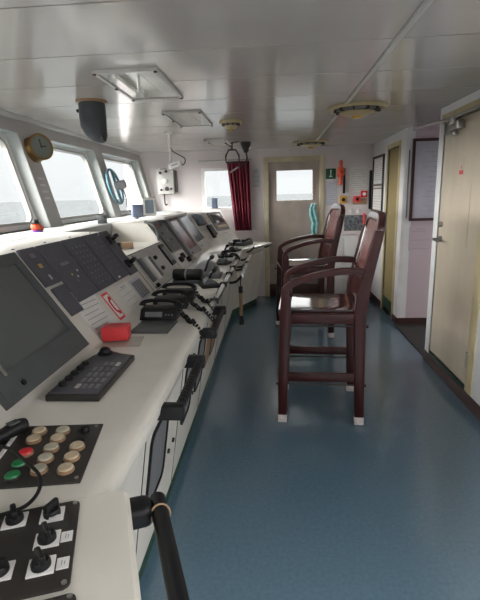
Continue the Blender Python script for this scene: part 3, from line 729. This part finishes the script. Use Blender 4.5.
# clear view screen
Xc = frame(Vector((wx(1.72),5.36,1.72))+ez_w*.03,(0,1,0),ey_w,ez_w)
o = thing('clear_view_screen','teal ringed clear view screen with grey motor hub before the far side window','window wiper',Xc)
B().tube([(.20*math.cos(2*PI*i/40),.20*math.sin(2*PI*i/40),.02) for i in range(40)],.016,10,closed=True).obj('ring','teal',o)
B().ext([(.185*math.cos(2*PI*i/40),.185*math.sin(2*PI*i/40)) for i in range(40)],.017,.022).obj('disc','glass',o)
B().box(-.02,.02,-.19,.19,.026,.05,bev=.005).obj('bar','teal',o)
B().cyl((0,0,.03),(0,0,.15),.055,.05,n=24,bev=.006).obj('motor_hub','mgrey',o)
B().tube([(0,-.05,.10),(.03,-.15,.10),(.0,-.25,.09),(-.03,-.33,.12),(-.12,-.36,.22),(-.20,-.37,.28)],.006,8,smooth=5).obj('cable','black',o)
o = thing('short_tube','short cream tube standing on the ledge right of clear view screen','tube',(-1.72,6.15,1.38)); B().cyl((0,0,0),(0,0,.20),.018,n=14,bev=.003).obj('tube','white',o); B().cyl((0,0,0),(0,0,.02),.03,n=14).obj('foot','mgrey',o)

# ------------------------------------------------------------------ ceiling things
def lamp(x0,x1,y0,y1,label):
    o = thing('ceiling_light',label,'ceiling light',((x0+x1)/2,(y0+y1)/2,CZ),'ceiling lights along the window side')
    w,l = (x1-x0)/2,(y1-y0)/2
    g = B(); g.ring([(-w,-l),(w,-l),(w,l),(-w,l)],[(-w+.018,-l+.018),(w-.018,-l+.018),(w-.018,l-.018),(-w+.018,l-.018)],-.016,0); g.obj('frame','lgrey',o)
    g = B(); g.box(-w+.019,w-.019,-l+.019,l-.019,-.006,-.001); g.obj('reflector','white',o)
    g = B(); g.box(-w+.019,w-.019,-l+.019,l-.019,-.013,-.010); g.obj('diffuser','acrylic',o)
    g = B(); g.tube([(-.06,-l+.08,-.008),(-.06,l-.08,-.008)],.0018,10); g.tube([(.06,-l+.08,-.008),(.06,l-.08,-.008)],.0018,10); g.obj('lamp_tube','white',o)
    for sx,sy in ((-1,-1),(1,-1),(1,1),(-1,1),(-1,0)): g = B(); g.cyl((sx*(w-.01),sy*(l-.01),-.024),(sx*(w-.01),sy*(l-.01),-.016),.010,n=10); g.obj('clip','brown',o)
lamp(-.955,-.605,2.53,3.24,'clear covered ceiling light nearest the viewer on the window side')
lamp(-.89,-.575,3.79,4.54,'clear covered ceiling light second from the viewer on the window side')
lamp(-.83,-.565,5.66,6.30,'clear covered ceiling light farthest away near the curtain')
def vent(x,y,r,label,m='ventc'):
    o = thing('ceiling_vent',label,'ceiling vent',(x,y,CZ))
    B().lathe([(r,0),(r*1.02,-.012),(r*.94,-.026),(r*.78,-.018),(r*.76,0)],40).obj('rim',m,o)
    B().lathe([(r*.70,-.002),(r*.70,-.03),(r*.5,-.045),(r*.05,-.045)],36).obj('throat','mgrey',o)
    B().lathe([(r*.60,-.040),(r*.61,-.047),(r*.40,-.066),(r*.05,-.07)],36).obj('cone',m,o)
    for k in range(10):
        a=2*PI*k/10; g=B(); g.box(r*.52,r*.79,-.006,.006,-.042,-.012,X=RZ(36*k)); g.obj('vane','blackm',o)
    B().lathe([(r*.16,-.068),(r*.15,-.085),(r*.05,-.09)],18).obj('knob','amber',o)
vent(.676,3.95,.235,'round ivory ceiling vent nearest the viewer beside the long ceiling trim')
vent(.50,6.42,.235,'round ivory ceiling vent far away above the grey door')
vent(-.39,4.40,.105,'small round fitting on the ceiling between window lights and long trim')
# hanging dark canvas hood
o = thing('lamp_hood','dark grey bucket shaped canvas hood hanging from ceiling beside the windows','lamp',T((-1.255,3.27,CZ)) @ Matrix.Diagonal((.74,.74,.86,1)))
g = B(); n=28; L=[(.125,.0,0),(.132,-.03,0),(.135,-.12,0),(.130,-.20,.0),(.108,-.265,.02),(.065,-.31,.045),(.02,-.325,.055)]
vs=[(r_*math.cos(2*PI*k/n)*.9+dx,r_*math.sin(2*PI*k/n),z_-.10*0) for r_,z_,dx in L for k in range(n)]
fs=[(i*n+k,i*n+(k+1)%n,(i+1)*n+(k+1)%n,(i+1)*n+k) for i in range(len(L)-1) for k in range(n)]+[tuple(range(n-1,-1,-1)),tuple(range((len(L)-1)*n,len(L)*n))]
g._add(vs,fs); g.obj('hood','bag',o)
B().lathe([(.142,0),(.144,-.010),(.137,-.018)],28).obj('rim','buttonr',o)
B().cyl((.08,-.05,-.30),(.11,-.07,-.285),.020,n=12,bev=.004).obj('latch','bag',o); B().cyl((-.13,0,-.07),(-.15,0,-.07),.014,n=10).obj('stud','black',o)
# camera pole
o = thing('camera_pole','white ceiling pole carrying a white box device and black cable before the far wall','camera',(-1.10,4.96,CZ))
B().cyl((0,0,0),(0,0,-.30),.013,n=14).obj('pole','white',o); B().cyl((0,0,0),(0,0,-.012),.045,n=18).obj('flange','white',o)
Xq = T((.03,0,-.34)) @ Matrix.Rotation(R(-18),4,'Y')
B().box(-.05,.09,-.05,.05,-.025,.025,X=Xq,bev=.006).obj('device_body','white',o); B().box(-.015,.055,-.052,-.05,-.007,.007,X=Xq).obj('device_badge','ink',o)
B().tube([(.012,0,-.16),(.04,0,-.20),(.11,0,-.24),(.155,0,-.27),(.155,0,-.31),(.13,0,-.335),(.10,0,-.325)],.005,8,smooth=5).obj('cable','black',o)
# ring hook and gooseneck
o = thing('hanging_ring','dark metal grab ring hanging from the ceiling left of curtain','hook',(-.53,6.05,CZ))
B().tube([(0,0,0),(0,0,-.10)],.010,8).obj('stem','blackm',o)
B().tube([(-.045,0,-.10),(.045,0,-.10),(.085,0,-.17),(.085,0,-.255),(-.085,0,-.255),(-.085,0,-.17)],.011,8,closed=True).obj('ring','blackm',o)
g=B(); g.tube([(-.02,0,-.02),(.10,.0,-.0)],.008,8); g.tube([(0,0,-.08),(-.09,0,-.01)],.008,8); g.obj('brace','blackm',o)
o = thing('gooseneck_lamp','dark gooseneck chart lamp hanging from the ceiling over the curtain','lamp',T((-.36,6.15,CZ)) @ Matrix.Scale(.8,4))
B().lathe([(.085,0),(.085,-.03),(.035,-.16),(.02,-.17)],20).obj('canopy','blackm',o)
B().tube([(0,0,-.16),(.015,0,-.25),(-.02,0,-.32),(-.12,0,-.38),(-.18,0,-.41)],.013,8,smooth=5).obj('arm','blackm',o)
B().cyl((-.13,0,-.385),(-.27,0,-.47),.016,.02,n=12).obj('shade','steel',o)

# ------------------------------------------------------------------ far wall things
yw = YF-.001
def wallsheet(x0,x1,z0,z1,label,m='paper',rows=8,cat='notice',name='wall_notice',t=.003,ink='ink',head=True):
    return sheet(frame((x0,yw,z0),(1,0,0),(0,0,1),(0,-1,0)),x1-x0,z1-z0,label,m,rows,cat,name,ink,head,t)
bx = thing('switch_box','off white electrical switch box with dials on the far wall above console','switch box',(-1.64,yw,1.64))
B().box(-.125,.125,-.10,0,0,.36,bev=.006).obj('case','lgrey',bx); B().box(.125,.165,-.04,0,.02,.34,bev=.004).obj('side_duct','mgrey',bx)
for u,v,r_ in ((-.07,.31,.02),(.02,.33,.022),(-.01,.19,.04),(.02,.075,.032),(-.07,.06,.018),(.085,.075,.018)):
    B().cyl((u,-.10,v),(u,-.125,v),r_,n=16,bev=.003).obj('dial_knob','white' if r_>.035 else 'blackm',bx)
B().tube([(-.04,-.05,0),(-.04,-.05,-.13),(-.025,-.05,-.17),(.0,-.05,-.15)],.010,8,smooth=3).obj('cable','blackm',bx)
B().box(-.08,.02,-.06,-.02,.36,.375,bev=.004).obj('gland','blackm',bx)
o = tag(B().box(-.045,.045,-.04,.04,0,.16,bev=.008).obj('dark_unit','blue'),'small dark block standing on the far window sill','box'); o.matrix_world = T((-.91,YF-.02,1.402))
# curtain
n=90; x0,x1=-.70,-.36
g=B(); vs=[]
zs=[1.06,1.2,1.5,1.8,2.08]
for j,z in enumerate(zs):
    for i in range(n+1):
        u=i/n; k=(z-1.06)/1.02; xa=x0+(.10*(1-k))*(1) ; xb=x1+.01*(1-k)
        vs.append((xa+(xb-xa)*u, YF-.10+.035*math.sin(u*2*PI*6.5+.3*j)*(1.1-.3*k)+.01*math.sin(u*19), z))
fs=[(j*(n+1)+i,j*(n+1)+i+1,(j+1)*(n+1)+i+1,(j+1)*(n+1)+i) for j in range(len(zs)-1) for i in range(n)]
g._add(vs,fs); 
cu = thing('curtain','maroon pleated curtain hanging beside the far window','curtain',(0,0,0))
q=g.obj('cloth','curtain',cu); sd=q.modifiers.new('s','SOLIDIFY'); sd.thickness=.006
B().cyl((-1.12,YF-.10,2.10),(-.33,YF-.10,2.10),.010,n=10).obj('rod','steel',cu)
for xx in (-1.10,-.345): B().cyl((xx,YF-.10,2.10),(xx,YF-.002,2.10),.008,n=8).obj('rod_bracket','steel',cu)
o=wallsheet(-.33,-.215,1.70,1.97,'narrow louvred grey sheet between curtain and the far door','paperg',4,ink='mgrey')
for z,nm in ((1.45,'upper'),(1.02,'lower')):
    o=tag(B().box(-.02,.02,-.025,0,0,.05,bev=.004).obj('wall_hook','white'),nm+' white hook on the wall right of the curtain','hook'); o.matrix_world=T((-.30,yw,z))
# exit style green sign: arrow-down running figure drawn as simple block
o = thing('exit_sign','green safety sign with white symbol right of the far door','sign',(.775,yw,1.785))
B().box(0,.145,-.004,0,0,.15,bev=.001).obj('plate','greens',o); g=B(); g.box(.065,.08,-.0055,-.004,.05,.12); g.box(.05,.095,-.0055,-.004,.03,.045); g.box(.06,.085,-.0055,-.004,.115,.13); g.obj('symbol','white',o)
wallsheet(.775,.945,1.40,1.755,'white text sheet on the far wall below green sign','paperg',10)
wallsheet(1.125,1.385,1.585,1.945,'white framed sheet on the far wall near its right corner','paper',9)
# orange float light
o = thing('float_light','orange lifebuoy light in black bracket on the far wall right of green sign','light',T((.985,yw,1.69)) @ Matrix.Diagonal((.72,.8,.86,1)))
B().lathe([(.02,0),(.038,.01),(.040,.13),(.062,.15),(.078,.19),(.075,.26),(.05,.30),(.036,.31),(.034,.41),(.015,.42)],22,X=T((0,-.085,0))).obj('float','orange',o)
B().box(.06,.10,-.06,0,-.14,.28,bev=.008).obj('bracket','black',o); B().tube([(-.07,-.085,.22),(.0,-.165,.22),(.07,-.085,.22),(.08,-.03,.22)],.010,8,smooth=3).obj('band','black',o)
def callbox(x0,x1,z0,z1,m,label,bm='black'):
    o=thing('call_point',label,'call point',((x0+x1)/2,yw,(z0+z1)/2)); w,h=(x1-x0)/2,(z1-z0)/2
    B().box(-w,w,-.04,0,-h,h,bev=.005).obj('case',m,o); B().cyl((0,-.04,0),(0,-.052,0),min(w,h)*.55,n=18,bev=.003).obj('button',bm,o)
callbox(.985,1.085,1.42,1.535,'amber','small amber call point with dark button below the orange light')
callbox(1.19,1.29,1.435,1.525,'red','dark red call point on tan plate below the framed sheet')
callbox(1.295,1.385,1.505,1.60,'redb','bright red call point with white button by the right corner','white')
o=tag(B().box(0,.21,-.01,0,0,.09,bev=.002).obj('backing_board','tan'),'tan backing board under the red call points','board'); o.matrix_world=T((1.18,YF-.0005,1.40))
o=wallsheet(1.06,1.40,1.01,1.245,'grey photo print on the far wall behind the near chair','photo',0,'poster','photo_print',head=False)
wallsheet(.92,1.03,1.00,1.22,'small pale sheet left of the grey photo print','paper',5)
for xx in (.97,1.16,1.26): 
    o=tag(B().box(-.02,.02,-.02,0,0,.06,bev=.004).obj('wall_hook','white'),{.97:'left',1.16:'middle',1.26:'right'}[xx]+' one of three white hooks above the grey photo print','hook'); o.matrix_world=T((xx,yw,1.27))
o=thing('red_stick','slim red stick leaning on the far wall beside the grey photo print','stick',(1.30,YF-.42,.0)); B().cyl((0,0,.0),(.05,.395,1.27),.016,n=12).obj('shaft','red',o)
o=tag(B().box(0,.03,-.04,0,0,.56,bev=.004).obj('black_strip','black'),'black upright strip on the far wall in the right corner','strip'); o.matrix_world=T((1.415,yw,1.33))
o=thing('storage_cabinet','low white cabinet against the far wall behind the chairs','cabinet',(1.03,YF-.01,.0) ); B().box(-.2,.2,-.25,0,0,.96,bev=.006).obj('body','wallw',o); B().box(-.19,-.004,-.262,-.2505,.10,.94,bev=.003).obj('door','wallw',o); B().box(.004,.19,-.262,-.2505,.10,.94,bev=.003).obj('door','wallw',o)
for xx in (-.02,.02): B().box(xx-.004,xx+.004,-.28,-.2625,.55,.68,bev=.002).obj('handle','steel',o)
# teal cloth on the door
g=B(); vs=[]; n=24; zs=[.95,1.05,1.15,1.25,1.35,1.43]
ww=[.035,.05,.045,.055,.04,.035]; cx=[.60,.595,.615,.59,.575,.60]
for j,z in enumerate(zs):
    for i in range(n+1):
        u=i/n; vs.append((cx[j]-ww[j]+2*ww[j]*u, YF-.045+.02*math.sin(u*11+j*.7), z))
g._add(vs,[(j*(n+1)+i,j*(n+1)+i+1,(j+1)*(n+1)+i+1,(j+1)*(n+1)+i) for j in range(len(zs)-1) for i in range(n)])
q=g.obj('hanging_cloth','tealc'); q.modifiers.new('s','SOLIDIFY').thickness=.008; tag(q,'pale teal twisted cloth hanging on the right edge of the far door','cloth')

# ------------------------------------------------------------------ right side things
o = thing('door_closer','steel door closer arm above the cream door, rod reaching past its edge','door closer',(XR,3.80,2.08))
B().box(-.055,.0,-.10,.12,-.045,.02,bev=.008).obj('body','steel',o); B().cyl((-.03,.0,-.05),(-.03,.0,-.085),.022,n=14,bev=.004).obj('spindle','steel',o)
B().cyl((-.05,.02,.045),(-.16,.60,.055),.010,n=10).obj('arm','steel',o); B().cyl((-.16,.60,.03),(-.16,.60,.08),.014,n=12).obj('pivot','lgrey',o); B().cyl((-.05,-.02,.045),(-.03,-.55,.06),.012,n=10).obj('arm','steel',o)
B().cyl((-.05,.0,.0),(-.05,.0,.06),.028,n=14,bev=.004).obj('pivot','steel',o); B().box(-.02,0,.12,.26,-.06,-.045,bev=.003).obj('bracket','steel',o)
g=B(); g.box(0,.085,0,.13,0,.002); g.box(.006,.079,.006,.036,.002,.0026,1); g.ext([(.03,.05),(.055,.05),(.0425,.075)],.002,.0026,1)
o=g.obj('door_sticker',['cream','redb']); o.matrix_world=frame((XR+.0055,3.745,1.695),(0,-1,0),(0,0,1),(-1,0,0)); tag(o,'small pale sticker with red print high on the cream door','sticker')
o=tag(B().box(-.006,0,0,.11,0,.16,bev=.002).obj('dark_plate','mgrey'),'dark plate on the wall right of the cream door','plate'); o.matrix_world=T((XR,2.98,1.32))
def picture(X,w,h,label,m_in='paperg',fr='brown',band=False,cols=False):
    o=thing('framed_notice',label,'picture',X); t=.03
    B().ring([(0,0),(w,0),(w,h),(0,h)],[(t,t),(w-t,t),(w-t,h-t),(t,h-t)],0,.022).obj('frame',fr,o)
    g=B(); g.box(t,w-t,t,h-t,0,.008)
    if band:
        for i in range(8): g.box(t+.05,w-t-.05,h*.60+i*h*.035,h*.60+i*h*.035+.006,.008,.0085,1)
        for i in range(6): g.box(t+.05,w-t-.08,h*.10+i*h*.045,h*.10+i*h*.045+.006,.008,.0085,1)
        g.box(t+.02,w-t-.02,h*.50,h*.535,.008,.0085,2); g.box(t+.02,w-t-.02,h*.45,h*.47,.008,.0085,2)
    else:
        for i in range(13): g.box(t+.10+.04*(i%3),w-t-.10-.07*(i%4),h*.12+i*h*.06,h*.12+i*h*.06+.004,.008,.0085,1)
    g.obj('sheet',[m_in,'ink','brown'],o)
picture(frame((XC-.0005,7.00,1.25),(0,-1,0),(0,0,1),(-1,0,0)),.64,.82,'dark framed two part notice on the cabin wall beside olive doorway','paper','blackm',band=True)
picture(frame((1.545,YC-.0005,1.245),(1,0,0),(0,0,1),(0,-1,0)),1.05,.90,'large brown framed notice board on the lavender passage wall','paperg','brown')
o=thing('hinge_strip','thin dark hinge strip on the white corner post','strip',(XC+.05,YC-.0045,1.28)); 
B().box(-.012,.0,-.010,0,0,.75,bev=.002).obj('strip','mgrey',o)
sheet(frame((1.56,YC-.0005,.90),(1,0,0),(0,0,1),(0,-1,0)),.26,.28,'pale printed sheet on lavender wall below the framed board','lav',3,'notice','wall_notice')
sheet(frame((1.84,YC-.0005,.90),(1,0,0),(0,0,1),(0,-1,0)),.26,.28,'second pale sheet on lavender wall, right of the printed one','lav',3,'notice','wall_notice')
o=thing('wall_socket','white switch plate on the cabin wall beneath dark framed notice','switch',(XC,6.55,.95)); B().box(-.012,0,-.05,.05,-.06,.06,bev=.003).obj('plate','white',o); B().box(-.02,-.0121,-.02,.02,-.02,.02,bev=.002).obj('rocker','white',o)
o=thing('red_bucket','small red bucket on the floor by the cabin wall behind the chairs','bucket',(1.05,5.95,.0)); B().lathe([(.10,0),(.13,.24),(.135,.25),(.122,.25),(.095,.01)],24).obj('pail','red',o); B().tube([(-.13,0,.24),(-.10,0,.32),(0,0,.36),(.10,0,.32),(.13,0,.24)],.006,8,smooth=4).obj('handle','steel',o)

# ------------------------------------------------------------------ chairs
def chair(X,label):
    o=thing('bridge_chair',label,'chair',X,'tall wooden bridge chairs')
    yn,yf=-.305,.305; lw=.055
    LF=[(-.268,0),(-.262,.40),(-.245,.80),(-.243,.90)]
    for s,(a,b_) in (('n',(yn,yn+lw)),('f',(yf-lw,yf))):
        g=B(); g.bar([(-.266,.05),(-.258,.40),(-.240,.80),(-.238,.90),(-.245,.95)],(a,b_),[.062,.07,.078,.066,.05],bev=.006); q=g.obj('leg','wood',o)
        B().bar([(-.267,.0),(-.266,.058)],(a-.002,b_+.002),.064,bev=.004).obj('foot_tape','tape',q)
        g=B(); g.bar([(.268,.05),(.262,.40),(.254,.80),(.264,.90),(.282,1.0),(.349,1.30),(.360,1.35)],(a,b_),[.064,.068,.076,.080,.074,.060,.052],bev=.006); q=g.obj('leg','wood',o)
        B().bar([(.268,.0),(.268,.058)],(a-.002,b_+.002),.066,bev=.004).obj('foot_tape','tape',q)
        # arm: curves from the front post up and back to the rear post
        pts=[Vector((x,0,z)) for x,z in ((-.248,.93),(-.238,.975),(-.19,1.008),(-.10,1.043),(.01,1.072),(.14,1.09),(.265,1.085))]
        pts=catmull(pts,5); m=len(pts)
        g=B(); g.bar([(p.x,p.z) for p in pts],(a-.006,b_+.006),[.040]*m,bev=.010); g.obj('armrest','wood',o)
        g=B(); g.box(-.23,.23,a+.008,b_-.008,.730,.800,bev=.004); g.obj('apron','wood',o)
        g=B(); g.box(-.232,.235,a+.012,b_-.012,.312,.375,bev=.005); g.obj('stretcher','wood',o)
        yy=(a+b_)/2
        for z in (.288,.712):
            g=B(); g.cyl((-.305,yy,z),(.305,yy,z),.0065,n=8); g.cyl((-.31,yy,z),(-.298,yy,z),.011,n=8); g.cyl((.298,yy,z),(.31,yy,z),.011,n=8); g.obj('tie_rod','blackm',o)
    g=B(); g.box(-.255,-.225,yn+lw,yf-lw,.730,.800,bev=.004); g.obj('apron','wood',o)
    g=B(); g.box(.235,.265,yn+lw,yf-lw,.730,.800,bev=.004); g.obj('apron','wood',o)
    g=B(); g.box(-.268,-.232,yn+lw,yf-lw,.44,.50,bev=.004); g.obj('stretcher','wood',o)
    # dished seat
    g=B(); nx,ny=16,16; v=[]
    for j in range(ny+1):
        for i in range(nx+1):
            u,w_=i/nx,j/ny; d=.012*(1-(2*w_-1)**4)*(math.sin(u*PI)**.8)
            v.append((-.29+.53*u, yn+.056+(.61-.112)*w_, .822-d))
    k=(nx+1)*(ny+1); v+=[(p[0],p[1],.795) for p in v[:k]]
    f=[]
    for j in range(ny):
        for i in range(nx):
            q0=j*(nx+1)+i; f.append((q0,q0+1,q0+nx+2,q0+nx+1)); f.append((k+q0,k+q0+nx+1,k+q0+nx+2,k+q0+1))
    for i in range(nx): f.append((i,k+i,k+i+1,i+1)); t0=ny*(nx+1); f.append((t0+i,t0+i+1,k+t0+i+1,k+t0+i))
    for j in range(ny): q0=j*(nx+1); f.append((q0,q0+nx+1,k+q0+nx+1,k+q0)); q0+=nx; f.append((q0,k+q0,k+q0+nx+1,q0+nx+1))
    g._add(v,f); g.obj('seat','seat',o)
    # back: rails and slats in the leaning plane
    def bx_(z): return .280+(z-1.0)*.225 if z>=1 else .264+(z-.9)*.16
    def plank(z0,z1,ya,yb,t,nm,mm='wood',bev=.005):
        g=B(); g.bar([(bx_(z0),z0),(bx_((z0+z1)/2),(z0+z1)/2),(bx_(z1),z1)],(ya,yb),t,bev=bev); g.obj(nm,mm,o)
    plank(.86,1.06,yn+lw,yf-lw,.030,'back_rail')
    for i in range(7):
        yc=-.195+.39*i/6; plank(1.055,1.40,yc-.020,yc+.020,.018,'back_slat','woodl',.004)
    # arched back frame: two stiles and a rounded crest in one piece
    ang=math.atan(.245); kz=1/math.cos(ang)
    Xr=frame((bx_(1.0),0,1.0),(0,1,0),(math.sin(ang),0,math.cos(ang)),(math.cos(ang),0,-math.sin(ang)))
    H=.465*kz
    def arch(w_,top,r_,bot):
        pts=[(w_,bot)]
        for q in range(13):
            a_=R(90*q/12); pts.append((w_-r_*(1-math.cos(a_)), top-r_*.72*(1-math.sin(a_))))
        return pts+[(-x_,z_) for x_,z_ in reversed(pts)]
    po=arch(.300,H,.17,.0); pi_=arch(.243,H-.075,.10,.06)
    g=B(); n_=len(po)
    v=[(p[0],p[1],-.027) for p in po]+[(p[0],p[1],-.027) for p in pi_]+[(p[0],p[1],.027) for p in po]+[(p[0],p[1],.027) for p in pi_]
    f=[]
    for i in range(n_):
        j=(i+1)%n_
        f+=[(i,n_+i,n_+j,j),(2*n_+i,2*n_+j,3*n_+j,3*n_+i),(i,j,2*n_+j,2*n_+i),(n_+j,n_+i,3*n_+i,3*n_+j)]
    g._add(v,f,X=Xr); q=g.obj('back_frame','crest',o)
    md=q.modifiers.new('b','BEVEL'); md.width=.018; md.segments=3; md.limit_method='ANGLE'; md.angle_limit=R(50)
    return o
c1=chair(T((.325,3.245,0)) @ RZ(-3.3),'tall dark wooden armchair with varnished seat, nearer the viewer of the two')
copy_tree(c1,T((.33,5.17,0)) @ RZ(5),'tall dark wooden armchair behind the nearer one, closer to the far door','tall wooden bridge chairs')

# ------------------------------------------------------------------ light, sky, camera
SKY, HZ, FILL_LOBE = 12., .057, 14.5      # overcast sky: dim towards the far horizon, bright overhead and in an added lobe out of view that lights the right side
w=bpy.data.worlds.new('overcast'); bpy.context.scene.world=w; w.use_nodes=True
nt=w.node_tree; bg=nt.nodes['Background']
tc=nt.nodes.new('ShaderNodeTexCoord'); sx=nt.nodes.new('ShaderNodeSeparateXYZ'); rp=nt.nodes.new('ShaderNodeValToRGB')
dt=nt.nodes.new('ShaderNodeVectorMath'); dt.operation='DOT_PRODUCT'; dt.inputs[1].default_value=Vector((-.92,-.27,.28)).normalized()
mr=nt.nodes.new('ShaderNodeMapRange'); mr.interpolation_type='SMOOTHSTEP'; mr.inputs['From Min'].default_value=.56; mr.inputs['From Max'].default_value=1; mr.inputs['To Min'].default_value=0; mr.inputs['To Max'].default_value=FILL_LOBE
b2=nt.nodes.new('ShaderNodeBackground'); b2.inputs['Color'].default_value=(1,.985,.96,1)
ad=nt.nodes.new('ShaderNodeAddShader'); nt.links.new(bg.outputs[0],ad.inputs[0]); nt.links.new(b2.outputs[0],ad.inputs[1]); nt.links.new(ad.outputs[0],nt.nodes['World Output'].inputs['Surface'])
bg.inputs['Strength'].default_value=SKY
nt.links.new(tc.outputs['Generated'],sx.inputs[0]); nt.links.new(sx.outputs['Z'],rp.inputs['Fac']); nt.links.new(rp.outputs['Color'],bg.inputs['Color'])
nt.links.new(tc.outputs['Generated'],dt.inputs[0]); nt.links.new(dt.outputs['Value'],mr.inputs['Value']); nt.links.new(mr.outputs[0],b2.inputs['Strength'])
e=rp.color_ramp.elements
e[0].position=0; e[0].color=(HZ*.97,HZ*.99,HZ*1.0,1); e[1].position=.62; e[1].color=(1,.975,.945,1)
q=e.new(.20); q.color=(HZ*1.06,HZ*1.08,HZ*1.10,1)
def portal(X,sx_,sy_):
    l=bpy.data.lights.new('window_portal','AREA'); l.shape='RECTANGLE'; l.size=sx_; l.size_y=sy_; l.cycles.is_portal=True
    o=bpy.data.objects.new('window_portal',l); COL.objects.link(o); o.matrix_world=X
for y0,y1 in WIN:
    c=Vector((wx((ZB+ZT)/2,TH+.03),(y0+y1)/2,(ZB+ZT)/2)); portal(frame(c,(0,-1,0),ey_w,-ez_w),y1-y0,(ZT-ZB)*LW)
portal(frame(((FW[0]+FW[1])/2,YF+.14,(FW[2]+FW[3])/2),(-1,0,0),(0,0,1),(0,1,0)),FW[1]-FW[0],FW[3]-FW[2])
portal(frame(((DW[0]+DW[1])/2,YF+.14,(DW[2]+DW[3])/2),(-1,0,0),(0,0,1),(0,1,0)),DW[1]-DW[0],DW[3]-DW[2])
portal(frame((-1.225,-2.12,1.6),(1,0,0),(0,0,1),(0,-1,0)),1.35,1.0); portal(frame((.425,-2.12,1.56),(1,0,0),(0,0,1),(0,-1,0)),1.75,1.12)
portal(frame((3.52,4.85,1.51),(0,-1,0),(0,0,1),(1,0,0)),.5,1.22)
for y0,y1,z0,z1 in AFT: portal(frame((XR+.12,(y0+y1)/2,(z0+z1)/2),(0,-1,0),(0,0,1),(1,0,0)),y1-y0,z1-z0)

cam=bpy.data.cameras.new('camera'); co=bpy.data.objects.new('camera',cam); COL.objects.link(co)
co.matrix_world=T((0,0,1.6)) @ RZ(4.6) @ Matrix.Rotation(R(90-13.2),4,'X') @ RZ(-1.7)
cam.sensor_fit='VERTICAL'; cam.sensor_height=36; cam.sensor_width=36; cam.lens=450/600*36; cam.clip_start=.02; cam.clip_end=20000
bpy.context.scene.camera=co
vs_=bpy.context.scene.view_settings
vs_.view_transform='Standard'; vs_.look='None'; vs_.gamma=1; vs_.use_curve_mapping=False; vs_.exposure=.6
